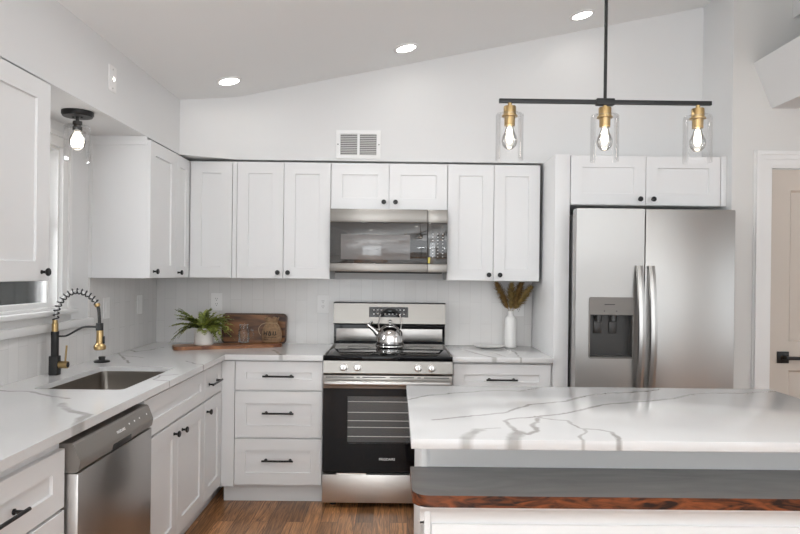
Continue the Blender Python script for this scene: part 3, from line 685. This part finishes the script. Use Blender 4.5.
m = MB(); hp = smooth([(kc[0]-.072, kc[1], kc[2]+.118), (kc[0]-.075, kc[1], kc[2]+.17), (kc[0]-.064, kc[1], kc[2]+.215), (kc[0]-.036, kc[1], kc[2]+.243), (kc[0], kc[1], kc[2]+.252), (kc[0]+.036, kc[1], kc[2]+.243), (kc[0]+.064, kc[1], kc[2]+.215), (kc[0]+.075, kc[1], kc[2]+.17), (kc[0]+.072, kc[1], kc[2]+.118)], 6)
m.tube(hp, .0045, 10); hd = m.build('handle', 'chrome', t)
m = MB(); m.tube(hp[13:-13], .0085, 12); m.build('grip', 'matte', hd)

# --- microwave
mx0, mx1 = 1.258, 2.013
t = thing('microwave', 'stainless over the range microwave hanging below the short cabinet', 'microwave', (1.635, -.2, 1.421))
m = MB(); m.box(mx0, mx1, -.36, -.009, 1.424, 1.827, .002); m.build('body', 'dgrey', t)
m = MB(); m.box(mx0, 1.884, -.40, -.361, 1.478, 1.742, .002); md = m.build('door', 'micglass', t)
for q0, q1 in ((1.743, 1.827), (1.424, 1.477)): m = MB(); m.box(mx0, 1.884, -.403, -.361, q0, q1, .003); m.build('door_trim', 'steelb', md)
m = MB(); m.box(1.328, 1.774, -.4012, -.3995, 1.502, 1.664, .0005); m.build('window', 'micwin', md)
m = MB(); m.box(1.886, mx1, -.40, -.361, 1.478, 1.742, .002); mc = m.build('control_panel', 'micglass', t)
for q0, q1 in ((1.743, 1.827), (1.424, 1.477)): m = MB(); m.box(1.886, mx1, -.403, -.361, q0, q1, .003); m.build('panel_trim', 'steelb', mc)
for c_ in range(3):
    m = MB()
    for r_ in range(8): m.box(1.915+c_*.032, 1.923+c_*.032, -.4012, -.3995, 1.522+r_*.021, 1.526+r_*.021)
    m.build('touch_keys', 'slat', mc)
m = MB(); m.box(1.889, 1.902, -.4014, -.3995, 1.483, 1.520); m.build('yellow_sticker', 'yellow', mc)['label'] = 'small yellow sticker'
m = MB(); m.box(mx0+.03, mx1-.03, -.35, -.05, 1.415, 1.425); m.build('underside_grille', 'matte', t)

# --- refrigerator
fx0, fx1, fy_ = 2.752, 3.640, -.85
t = thing('refrigerator', 'stainless side by side refrigerator with ice and water dispenser', 'refrigerator', (3.2, -.45, 0))
m = MB(); m.box(2.757, 3.660, -.765, -.06, .03, 1.785, .004); m.build('body', 'fridgeside', t)
xm = 3.117
dsp = (2.797, 3.057, .938, 1.292)
m = MB(); m.prism(rrect(2.722, xm-.003, .09, 1.803, .006, 3), [[(dsp[0]+.006, dsp[2]+.006), (dsp[1]-.006, dsp[2]+.006), (dsp[1]-.006, dsp[3]-.1), (dsp[0]+.006, dsp[3]-.1)]], .77, .85, lambda u, v, w_: (u, -w_, v)); d1 = m.build('freezer_door', 'steelf', t)
m = MB(); m.box(xm+.003, fx1, -.85, -.77, .09, 1.803, .006); d2 = m.build('fridge_door', 'steelf', t)
m = MB(); m.prism(rrect(*dsp, .012, 4), [[(dsp[0]+.007, dsp[2]+.007), (dsp[1]-.007, dsp[2]+.007), (dsp[1]-.007, dsp[3]-.101), (dsp[0]+.007, dsp[3]-.101)]], .8505, .857, lambda u, v, w_: (u, -w_, v)); di = m.build('dispenser', 'greyp', d1)
m = MB(); m.box(dsp[0]+.007, dsp[1]-.007, -.80, -.785, dsp[2]+.007, dsp[3]-.101); m.box(dsp[0]+.007, dsp[1]-.007, -.85, -.80, dsp[2]+.007, dsp[2]+.016)
m.box(dsp[0]+.0065, dsp[0]+.01, -.85, -.80, dsp[2]+.01, dsp[3]-.101); m.box(dsp[1]-.01, dsp[1]-.0065, -.85, -.80, dsp[2]+.01, dsp[3]-.101); m.box(dsp[0]+.0065, dsp[1]-.0065, -.85, -.80, dsp[3]-.105, dsp[3]-.1012); m.build('dispenser_recess', 'dgrey', di)
m = MB(); m.box(2.885, 2.945, -.8595, -.8565, 1.248, 1.252); m.build('dispenser_slot', 'matte', di)
for x in (2.885, 2.955): m = MB(); m.cyl((x, -.8565, 1.212), (x, -.859, 1.212), .003, 10); m.build('dispenser_button', 'matte', di)
for x in (2.862, 2.95):
    m = MB(); m.tube([(x, -.815, 1.19), (x, -.82, 1.15)], [.022, .018], 16); m.box(x-.022, x+.022, -.812, -.806, 1.08, 1.15, .003); m.build('dispenser_paddle', 'dgrey', di)
for x, s_, par in ((3.082, -1, d1), (3.150, 1, d2)):
    m = MB(); zz = [.69+(1.475-.69)*k/14 for k in range(15)]
    for i in range(14):
        pass
    ring = []
    for k, z in enumerate(zz):
        u = k/14; out = .052*max(0, math.sin(math.pi*u))**.8
        yy = -.853-out-.004; hw = .0215; th = .018
        # flat bowed bar
        ring.append([m.bm.verts.new(p) for p in ((x-hw, yy, z), (x-hw*.8, yy-th*.7, z), (x, yy-th, z), (x+hw*.8, yy-th*.7, z), (x+hw, yy, z), (x+hw*.6, yy+.003, z), (x-hw*.6, yy+.003, z))])
    for A, B in zip(ring[:-1], ring[1:]):
        for k in range(7): m.bm.faces.new((A[k], A[(k+1) % 7], B[(k+1) % 7], B[k]))
    m.bm.faces.new(ring[0]); m.bm.faces.new(ring[-1])
    m.build('handle', 'steelh', par)
m = MB(); m.box(2.76, 3.63, -.76, -.745, .0, .085); m.build('toe_grille', 'dgrey', t)

# --- island
IX0, IX1 = 1.737, 3.369
t = thing('kitchen_island', 'white kitchen island base under quartz top with lower wood shelf', 'island', (2.55, -2.15, 0))
m = MB(); m.box(1.780, 3.35, -2.40, -1.71, 0, .8825); m.box(1.782, 3.35, -2.655, -2.401, 0, .70); m.build('body', 'cab', t)
m = MB(); m.box(1.777, 1.800, -2.4035, -1.70, 0, .8823, .002); m.box(1.809, 3.352, -2.4035, -2.39, .77, .8823, .001); m.build('corner_post', 'trim', t)
m = MB()
pr = [(-2.66, .70), (-2.70, 0.7245), (-2.66, 0.7245)]
pr = [(-2.655, .664)]+[(-2.655-.034*(1-math.cos(R_(a))), .670+.050*math.sin(R_(a))) for a in range(0, 91, 15)]+[(-2.689, .7250), (-2.655, .7250)]
m.prism(pr, [], 1.765, 3.35, lambda u, v, w_: (w_, u, v)); m.build('cove_moulding', 'trim', t)
m = MB(); m.box(1.800, 3.35, -2.668, -2.654, .03, .665, .002); m.box(1.778, 1.798, -2.664, -2.404, 0, .7250, .003); m.build('lower_panel', 'trim', t)
m = MB(); m.box(IX0, IX1, -2.641, -1.685, .883, .914, .0025); tag(m.build('countertop', 'islandq'), 'large white quartz island countertop with branching grey veins', 'countertop')
m = MB()
ol = [(1.741, -2.402), (1.741, -2.640)]+[(1.741+.055-.055*math.cos(R_(a)), -2.640-.055*math.sin(R_(a))) for a in range(0, 91, 10)]+[(3.40, -2.695), (3.40, -2.402)]
m.prism(ol, [], .7255, .7605, mside=1)
o = m.build('wood_shelf', ['slabtop', 'slabedge']); tag(o, 'grey topped wood slab with rough reddish brown edge, set below the island countertop', 'shelf')

# --- pendant
py_ = -2.1; bz = 2.083
t = thing('linear_pendant_light', 'black bar pendant with three clear glass shades hanging over island', 'pendant light', (2.483, py_, bz))
m = MB(); m.box(2.074, 2.893, py_-.008, py_+.008, bz-.008, bz+.008, .0015); m.build('bar', 'black', t)
m = MB(); m.cyl((2.483, py_, bz), (2.483, py_, CZ(2.483)), .0065, 12); m.box(2.448, 2.518, py_-.013, py_+.013, bz-.013, bz+.013, .003); m.build('rod', 'black', t)
m = MB(); m.lathe([(0, -.03), (.06, -.03), (.06, .02), (0, .02)], (2.483, py_, CZ(2.483))); m.build('canopy', 'black', t)
for x in (2.116, 2.483, 2.842):
    m = MB(); m.lathe([(0, 0), (.008, 0), (.008, -.012), (.023, -.013), (.024, -.016), (.024, -.047), (.030, -.048), (.030, -.053), (.0205, -.054), (.0205, -.088), (0, -.088)], (x, py_, bz-.008), seg=28); so = m.build('socket', 'brass', t)
    m = MB(); z0 = bz-.050
    m.lathe([(.0265, z0), (.050, z0), (.0535, z0-.004), (.0535, z0-.178), (.0515, z0-.178), (.0515, z0-.006), (.0490, z0-.003), (.0265, z0-.003)], (x, py_, 0), seg=40); m.build('glass_shade', 'glass', t)
    zb = bz-.094
    m = MB(); m.lathe([(.013, 0), (.014, -.010), (.020, -.028), (.028, -.046), (.030, -.060), (.026, -.077), (.014, -.090), (0, -.094)], (x, py_, zb), seg=28); bu = m.build('bulb', 'bulbglass', t)
    m = MB(); m.lathe([(0, -.004), (.006, -.006), (.011, -.020), (.0135, -.045), (.012, -.062), (.006, -.070), (0, -.072)], (x, py_, zb), seg=16); m.build('filament', 'filament', bu)

# --- flush light over sink
cx_, cy2, cz2 = .195, -1.56, 2.15
t = thing('flush_ceiling_light', 'black flush mount light with clear glass shade above the sink', 'ceiling light', (cx_, cy2, cz2))
m = MB(); m.lathe([(0, 0), (.070, 0), (.070, -.014), (.064, -.024), (0, -.024)], (cx_, cy2, cz2-.0003)); m.cyl((cx_+.02, cy2, cz2-.023), (cx_+.02, cy2, cz2-.029), .005, 10); m.cyl((cx_-.02, cy2, cz2-.023), (cx_-.02, cy2, cz2-.029), .005, 10); m.build('canopy', 'black', t)
m = MB(); m.lathe([(0, 0), (.007, 0), (.007, -.020), (.020, -.021), (.021, -.036), (.017, -.038), (.017, -.045), (.021, -.047), (.021, -.064), (0, -.064)], (cx_, cy2, cz2-.024), seg=28); m.build('socket', 'dgrey', t)
m = MB(); z0 = cz2-.066; m.lathe([(.021, z0), (.054, z0), (.058, z0-.004), (.058, z0-.165), (.056, z0-.165), (.056, z0-.006), (.053, z0-.003), (.021, z0-.003)], (cx_, cy2, 0), seg=40); m.build('glass_shade', 'glass', t)
zb = cz2-.088
m = MB(); m.lathe([(.014, 0), (.016, -.008), (.029, -.026), (.036, -.046), (.036, -.058), (.028, -.078), (.012, -.089), (0, -.090)], (cx_, cy2, zb), seg=28); bu = m.build('bulb', 'bulbglass', t)
m = MB(); m.lathe([(0, -.004), (.006, -.006), (.019, -.024), (.027, -.042), (.028, -.056), (.019, -.072), (0, -.080)], (cx_, cy2, zb), seg=16); m.build('filament', 'filament', bu)

# --- recessed lights in the sloping ceiling
nrm = Vector((.206, 0, -1)).normalized()
def can(x, y, label, group='recessed ceiling lights', lm='canlamp'):
    c = Vector((x, y, CZ(x)))
    t = thing('recessed_light', label, 'ceiling light', c, group)
    m = MB(); m.lathe([(.078, 0), (.078, .004), (.074, .006), (.060, .006), (.058, .001), (.058, 0)], c, nrm, 40); m.build('trim_ring', 'trim', t)
    m = MB(); m.lathe([(0, .002), (.0575, .002), (.0575, 0.0005), (0, .0005)], c, nrm, 40); m.build('lamp', lm, t)
can(.662, -.646, 'round recessed ceiling light nearest the left corner')
can(1.730, -.628, 'round recessed ceiling light above the vent, middle one of the three')
can(2.804, -.613, 'round recessed ceiling light just left of the pendant rod')
for x, y in ((1.22, -1.70), (1.62, -1.55)):  # extra lamps added out of view to brighten drawers and counters
    can(x, y, 'round recessed fill light added above the kitchen aisle, out of view', 'added fill lights above the aisle', 'canfill')
for x in (1.2, 2.9, 4.6):  # unseen lamps added as fill for the room
    for y in (-3.6, -5.8): can(x, y, 'round recessed fill light added in the room behind the camera', 'added fill lights behind the camera')

# --- unseen uplighters added behind the camera to brighten the room
for x_, ly, lb in ((.9, -5.0, 'added black fill uplighter behind the camera, left one'), (3.6, -5.0, 'added black fill uplighter behind the camera, right one'),
                   (1.6, -6.3, 'added black fill uplighter by the rear wall, left one'), (4.6, -6.3, 'added black fill uplighter by the rear wall, right one')):
    t = thing('added_uplighter', lb, 'lamp', (x_, ly, 0))
    m = MB(); m.lathe([(0, 0), (.15, 0), (.15, .02), (.02, .03), (0, .03)], (x_, ly, 0)); m.build('base', 'black', t)
    m = MB(); m.cyl((x_, ly, .03), (x_, ly, 1.25), .013, 14); m.build('pole', 'black', t)
    m = MB(); m.lathe([(0, 0), (.06, .01), (.24, .12), (.25, .15), (.245, .15), (.23, .12), (.06, .02), (0, .02)], (x_, ly, 1.24)); m.build('bowl', 'black', t)
    l = bpy.data.lights.new('fill_uplight', 'AREA'); l.shape = 'DISK'; l.size = .44; l.energy = FILL_UPLIGHT; l.color = (.93, .97, 1)
    lo_ = bpy.data.objects.new('fill_uplight', l); lo_.location = (x_, ly, 1.385); lo_.rotation_euler = (math.pi, 0, 0); C.objects.link(lo_)

# --- vent grille
t = thing('wall_vent', 'white return air vent grille on wall above microwave cabinet', 'vent', (1.43, -.31, 2.155))
vp = backmap(-.3101)
vx0, vx1, vz0, vz1 = 1.283, 1.575, 2.163, 2.350
xm_ = (vx0+vx1)/2
m = MB(); m.prism([(vx0, vz0), (vx1, vz0), (vx1, vz1), (vx0, vz1)], [[(vx0+.028, vz0+.024), (xm_-.008, vz0+.024), (xm_-.008, vz1-.024), (vx0+.028, vz1-.024)], [(xm_+.008, vz0+.024), (vx1-.028, vz0+.024), (vx1-.028, vz1-.024), (xm_+.008, vz1-.024)]], 0, .010, vp); m.build('frame', 'trim', t)
m = MB(); m.box(vx0+.02, vx1-.02, -.3102, -.3115, vz0+.02, vz1-.02); m.build('backing', 'slot', t)
for k in range(12):
    z = vz0+.028+k*(vz1-vz0-.056)/11.
    m = MB()
    for a0, a1 in ((vx0+.029, xm_-.009), (xm_+.009, vx1-.029)): m.prism([(-.3120, z+.003), (-.3128, z+.0036), (-.3198, z-.0046), (-.319, z-.0052)], [], a0, a1, lambda u, v, w_: (w_, u, v))
    m.build('slat', 'slat', t)
for x in (vx0+.012, vx1-.012): m = MB(); m.cyl((x, -.320, (vz0+vz1)/2), (x, -.3225, (vz0+vz1)/2), .004, 12); m.build('screw', 'slot', t)

# --- outlets and plates
def plate(label, mp, u, v, kind, w_=.078, h=.122):
    org = mp(u, v-h/2, 0)
    t = thing('outlet' if kind == 'outlet' else ('light_switch' if kind == 'switch' else 'wall_plate'), label, 'outlet' if kind == 'outlet' else ('switch' if kind == 'switch' else 'wall plate'), org)
    m = MB(); rs = []
    m.prism(rrect(u-w_/2, u+w_/2, v-h/2, v+h/2, .004, 3), [], .0002, .005, mp); m.build('cover', 'plate', t)
    if kind == 'outlet':
        m = MB(); m.prism(rrect(u-.0165, u+.0165, v-.034, v+.034, .003, 3), [], .005, .0065, mp); rc = m.build('receptacle', 'plate', t)
        m = MB()
        for dz in (.018, -.018):
            for dx in (-.006, .006): m.prism([(u+dx-.0013, v+dz), (u+dx+.0013, v+dz), (u+dx+.0013, v+dz+.009), (u+dx-.0013, v+dz+.009)], [], .0066, .0070, mp)
            m.prism(rrect(u-.0025, u+.0025, v+dz-.010, v+dz-.005, .002, 2), [], .0066, .0070, mp)
        m.build('slots', 'slot', rc)
    elif kind == 'switch':
        m = MB(); m.prism(rrect(u-.0165, u+.0165, v-.034, v+.034, .002, 3), [], .005, .0085, mp); m.build('rocker', 'plate', t)
    else:
        d = Vector(mp(0, 0, 1))-Vector(mp(0, 0, 0))
        m = MB(); m.lathe([(.006, 0), (.011, 0), (.011, .005), (.006, .005)], mp(u, v, .005), d, 20); m.build('socket_ring', 'chrome', t)
        for dz in (-.045, .045): m = MB(); m.lathe([(0, 0), (.0045, 0), (.0035, .0015), (0, .0015)], mp(u, v+dz, .005), d, 12); m.build('screw', 'chrome', t)
plate('white wall outlet partly behind the fern and wooden tray', backmap(-.008), .430, 1.202, 'outlet')
plate('white wall outlet immediately left of the stove backguard', backmap(-.008), 1.175, 1.194, 'outlet')
plate('white wall outlet behind the white vase', backmap(-.008), 2.548, 1.185, 'outlet')
plate('white switch plate on left tiled wall behind the faucet head', leftmap(.008), -.813, 1.195, 'switch')
plate('white switch plate on left tiled wall nearest the back corner', leftmap(.008), -.32, 1.192, 'switch')
plate('white wall plate with round socket high on the soffit', leftmap(.31), -1.462, 2.333, 'socket')

# --- objects on the counter
# lying board
A = Vector((.297, -.500, .9143)); D_ = Vector((.63, .26, 0)).normalized(); N_ = Vector((-D_.y, D_.x, 0))
bmap = lambda u, v, w_: tuple(A+D_*u+N_*v+Vector((0, 0, w_)))
m = MB(); m.prism(rrect(0, .69, 0, .17, .035, 6), [], 0, .0215, bmap)
o = m.build('cutting_board', 'boardw'); tag(o, 'reddish wood cutting board lying flat under the fern and jar', 'cutting board')
bv = o.modifiers.new('round', 'BEVEL'); bv.width = .005; bv.segments = 2; bv.limit_method = 'ANGLE'; bv.angle_limit = R_(50)
# standing tray leaning against the wall
t = thing('wooden_tray', 'dark wood serving tray with rim leaning upright against tiled wall', 'tray', (.70, -.06, .9145))
lean = math.atan2(.035, .205)
tm = lambda u, v, w_: (u, -.062+v*math.sin(lean)-w_*math.cos(lean)+.0, .9175+v*math.cos(lean)+w_*math.sin(lean))
m = MB(); m.prism(rrect(.482, .930, 0, .208, .028, 6), [], 0, .008, tm); m.build('base', 'walnut', t)
m = MB(); m.prism(rrect(.482, .930, 0, .208, .028, 6), [rrect(.492, .920, .010, .198, .020, 6)], .008, .020, tm); m.build('rim', 'walnutd', t)
# fern
pc = Vector((.437, -.335, .9361))
t = thing('potted_fern', 'green fern in a white cylindrical pot standing on the cutting board', 'potted plant', pc)
m = MB(); m.lathe([(0, 0), (.056, 0), (.060, .004), (.063, .110), (.060, .112), (.057, .108), (.056, .09), (0, .09)], pc, seg=36); m.build('pot', 'pot', t)
m = MB(); m.lathe([(0, 0), (.0555, 0), (.0555, .004), (0, .006)], pc+Vector((0, 0, .0905)), seg=24); m.build('soil', 'soil', t)
def frond(tip, h, mat, parent, wmax=.030, base=None, n=18):
    """a fern frond: curved rib with tapering leaflet pairs"""
    base = base or (pc+Vector((random.uniform(-.02, .02), random.uniform(-.02, .02), .094)))
    tip = Vector(tip); mid = (base+tip)/2+Vector((0, 0, h))
    mid.x = base.x+(tip.x-base.x)*.4; mid.y = base.y+(tip.y-base.y)*.4
    P = [base*(1-u)**2+mid*2*u*(1-u)+tip*u*u for u in [k/n for k in range(n+1)]]
    m = MB(); m.tube(P, [.0018*(1-.7*k/n) for k in range(n+1)], 5, mi=1)
    for k in range(3, n+1):
        T = (P[k]-P[k-1]).normalized(); side = T.cross(Vector((0, 0, 1))); 
        if side.length < .1: side = Vector((0, 1, 0)).cross(T)
        side.normalize(); upv = side.cross(T)
        u = k/n; L2 = wmax*min(1, (u*2.2))*(1-u)**.55+.006
        for sg in (-1, 1):
            d = (side*sg*.85+T*.5+upv*random.uniform(-.25, .25)).normalized()
            q = T*.55*L2; b0 = P[k-1].lerp(P[k], random.random())
            m.bm.faces.new([m.bm.verts.new(v) for v in (b0-q*.25, b0+d*L2*.45-q*.42+upv*.002, b0+d*L2-upv*.003, b0+d*L2*.5+q*.38+upv*.002, b0+q*.3)])
    return m.build('frond', [mat, 'stem'], parent, weld=False)
Y0 = pc.y
fr = [((.272, Y0-.03, 1.165), .03, .036), ((.262, Y0+.06, 1.145), .03, .03), ((.235, Y0-.02, 1.055), .06, .034), ((.222, Y0+.02, .950), .14, .030), ((.285, Y0-.07, .985), .10, .03),
      ((.350, Y0-.09, 1.12), .04, .036), ((.395, Y0+.05, 1.15), .02, .03), ((.44, Y0+.04, 1.165), .02, .03), ((.475, Y0+.03, 1.175), .03, .034), ((.52, Y0-.03, 1.15), .03, .036), ((.575, Y0+.02, 1.135), .05, .036),
      ((.612, Y0-.02, 1.085), .07, .038), ((.60, Y0-.03, 1.035), .09, .036), ((.575, Y0-.06, .985), .11, .034), ((.545, Y0-.08, .957), .12, .032), ((.47, Y0-.11, 1.05), .05, .034), ((.42, Y0-.10, 1.075), .04, .03), ((.50, Y0+.09, 1.10), .05, .03), ((.33, Y0-.04, 1.10), .05, .034), ((.31, Y0+.07, 1.06), .08, .03), ((.55, Y0+.07, 1.09), .06, .034), ((.53, Y0-.09, 1.02), .08, .034)]
fr += [((.60, Y0+.04, 1.12), .05, .04), ((.635, Y0-.01, 1.06), .08, .04), ((.625, Y0-.03, 1.01), .10, .036), ((.24, Y0-.01, 1.00), .09, .034), ((.28, Y0-.04, 1.175), .02, .036), ((.245, Y0+.03, 1.10), .05, .034)]
for (tip, h, wm) in list(fr)[:]:
    fr.append(((tip[0]+random.uniform(-.02, .02)*1.0, tip[1]+random.uniform(-.05, .05), tip[2]-random.uniform(.0, .05)), h, wm))
for i, (tip, h, wm) in enumerate(fr): frond(tip, h, ('leaf', 'leaf2')[i % 3 == 1 or i % 7 == 2], t, wm*1.3)
# mason jar mug
jc = Vector((.672, -.225, .9361))
t = thing('mason_jar_mug', 'clear glass mason jar mug with handle on the cutting board', 'jar', jc)
m = MB(); m.lathe([(0, .002), (.032, .002), (.036, .006), (.037, .02), (.037, .082), (.034, .092), (.029, .098), (.029, .120), (.0315, .122), (.0315, .126)], jc, seg=32); m.build('body', 'jarglass', t)
m = MB(); m.lathe([(.0292, .108), (.0315, .108), (.0315, .113), (.0292, .113)], jc, seg=32); m.build('thread', 'jarglass', t)
m = MB(); m.tube(smooth([jc+Vector((.034, 0, .088)), jc+Vector((.056, 0, .088)), jc+Vector((.065, 0, .070)), jc+Vector((.062, 0, .045)), jc+Vector((.035, 0, .030))], 6), .0045, 10); m.build('handle', 'jarglass', t)
# burlap bag
bc = Vector((.845, -.165, .9361))
t = thing('burlap_bag', 'small tied burlap bag with black print in front of tray', 'bag', bc)
m = MB(); prof = [(0, 0), (.045, .0), (.060, .008), (.066, .03), (.066, .065), (.058, .095), (.044, .120), (.036, .135), (.040, .150), (.048, .165), (.046, .168), (.034, .140), (0, .135)]
m.lathe(prof, bc, seg=40)
for v in m.bm.verts:
    d = v.co-bc; a = math.atan2(d.y, d.x); k = 1+.05*math.sin(a*9)*min(1, d.z/.10)+.03*math.sin(a*5+1)
    v.co.x = bc.x+d.x*k*1.02; v.co.y = bc.y+d.y*k*.62
    if d.z > .15: v.co.z += .008*math.sin(a*6)
m.build('sack', 'burlap', t)
m = MB(); m.tube([bc+Vector((.041*math.cos(a*.3), .025*math.sin(a*.3), .134)) for a in range(0, 22)], .0022, 6)
m.tube(smooth([bc+Vector((-.035, -.012, .134)), bc+Vector((-.062, -.02, .125)), bc+Vector((-.082, -.022, .10)), bc+Vector((-.080, -.022, .07)), bc+Vector((-.068, -.02, .05))], 5), .002, 6)
m.tube(smooth([bc+Vector((.03, -.016, .134)), bc+Vector((.052, -.024, .12)), bc+Vector((.058, -.028, .09))], 5), .002, 6); m.build('drawstring', 'cord', t)
m = MB()
def ink(u0, u1, v0, v1, sk=0):
    P = []
    for u, v in ((u0, v0), (u1, v0), (u1+sk, v1), (u0+sk, v1)):
        yy = -math.sqrt(max(0, 1-(u/.070)**2))*.0435-.0015; P.append(tuple(bc+Vector((u, yy, v))))
    m.poly(P)
for u0, u1, v0, v1, sk in ((-.046, -.040, .052, .082, 0), (-.040, -.028, .064, .070, .0), (-.030, -.024, .052, .082, .006), (-.016, -.010, .052, .080, .006), (-.010, .000, .050, .056, 0), (.000, .007, .052, .080, -.006), (.014, .020, .054, .080, .004), (.022, .034, .052, .058, 0), (.034, .040, .054, .080, -.004)): ink(u0, u1, v0, v1, sk)
for k in range(9): ink(-.044+k*.0095, -.038+k*.0095, .038, .043)
for k in range(4): ink(-.046+k*.008, -.041+k*.008, .024, .028)
m.build('printing', 'ink', t, weld=False)

# vase, plate, dried grass
vc = Vector((2.481, -.092, .9142))
m = MB(); m.lathe([(0, 0), (.037, 0), (.041, .004), (.041, .198), (.034, .210), (.024, .218), (.0215, .224), (.0215, .252), (.0195, .252), (.0195, .22), (.03, .20), (.03, .01), (0, .008)], vc, seg=36)
tag(m.build('vase', 'ceramic'), 'tall white bottle shaped ceramic vase on right counter', 'vase')
def plume(tip, label, mat, seed, wid=.052):
    rnd = random.Random(seed)
    t = thing('dried_grass', label, 'dried grass', vc+Vector((0, 0, .10)), 'dried grass plumes in the vase')
    b0 = vc+Vector((rnd.uniform(-.008, .008), rnd.uniform(-.008, .008), .02)); nk = vc+Vector((max(-.012, min(.012, (tip[0]-vc.x)*.15)), 0, .25)); tp = Vector(tip)
    P = [b0, nk]+[nk.lerp(tp, k/8)+Vector((0, 0, -.010*math.sin(math.pi*k/8))) for k in range(1, 9)]
    m = MB(); m.tube(P, .0014, 5); m.build('stem', 'pampas2', t)
    m = MB(); T = (tp-nk).normalized()
    for k in range(800):
        u = rnd.uniform(.04, 1)**.85; p = nk.lerp(tp, u); a = rnd.uniform(0, 6.283)
        s1 = T.orthogonal().normalized(); s2 = T.cross(s1); d = (s1*math.cos(a)+s2*math.sin(a))
        spread = wid*(.35+.9*math.sin(math.pi*min(1, u*.8+.12)))*rnd.uniform(.4, 1)
        e = p+d*spread*.75+T*rnd.uniform(.022, .05)-Vector((0, 0, .004))
        e.z = min(e.z, 1.368); e.y = min(e.y, -.012); wv = T.cross(d)*.0011
        m.bm.faces.new([m.bm.verts.new(q) for q in (p-wv, p.lerp(e, .5)-wv*1.5+T*.002, e, p.lerp(e, .5)+wv*1.5+T*.002)])
    m.build('plume', mat, t, weld=False); return t
plume((2.385, -.11, 1.345), 'golden dried grass plume leaning left out of the white vase', 'pampas', 1)
plume((2.475, -.14, 1.335), 'pale dried grass plume standing upright in the white vase', 'pampas2', 2)
plume((2.545, -.10, 1.345), 'golden dried grass plume leaning right, upper one in the vase', 'pampas', 3)
plume((2.600, -.12, 1.320), 'dried grass plume leaning farthest right over the vase', 'pampas2', 4, .056)
m = MB(); m.lathe([(0, .003), (.06, .003), (.085, .006), (.104, .014), (.106, .016), (.103, .018), (.082, .011), (.06, .0075), (0, .0075)], (2.328, -.135, .9142), seg=48)
m.lathe([(.05, 0), (.055, 0), (.055, .004), (.05, .004)], (2.328, -.135, .9142), seg=48)
tag(m.build('plate', 'ceramic'), 'round white plate lying on right counter beside the vase', 'plate')
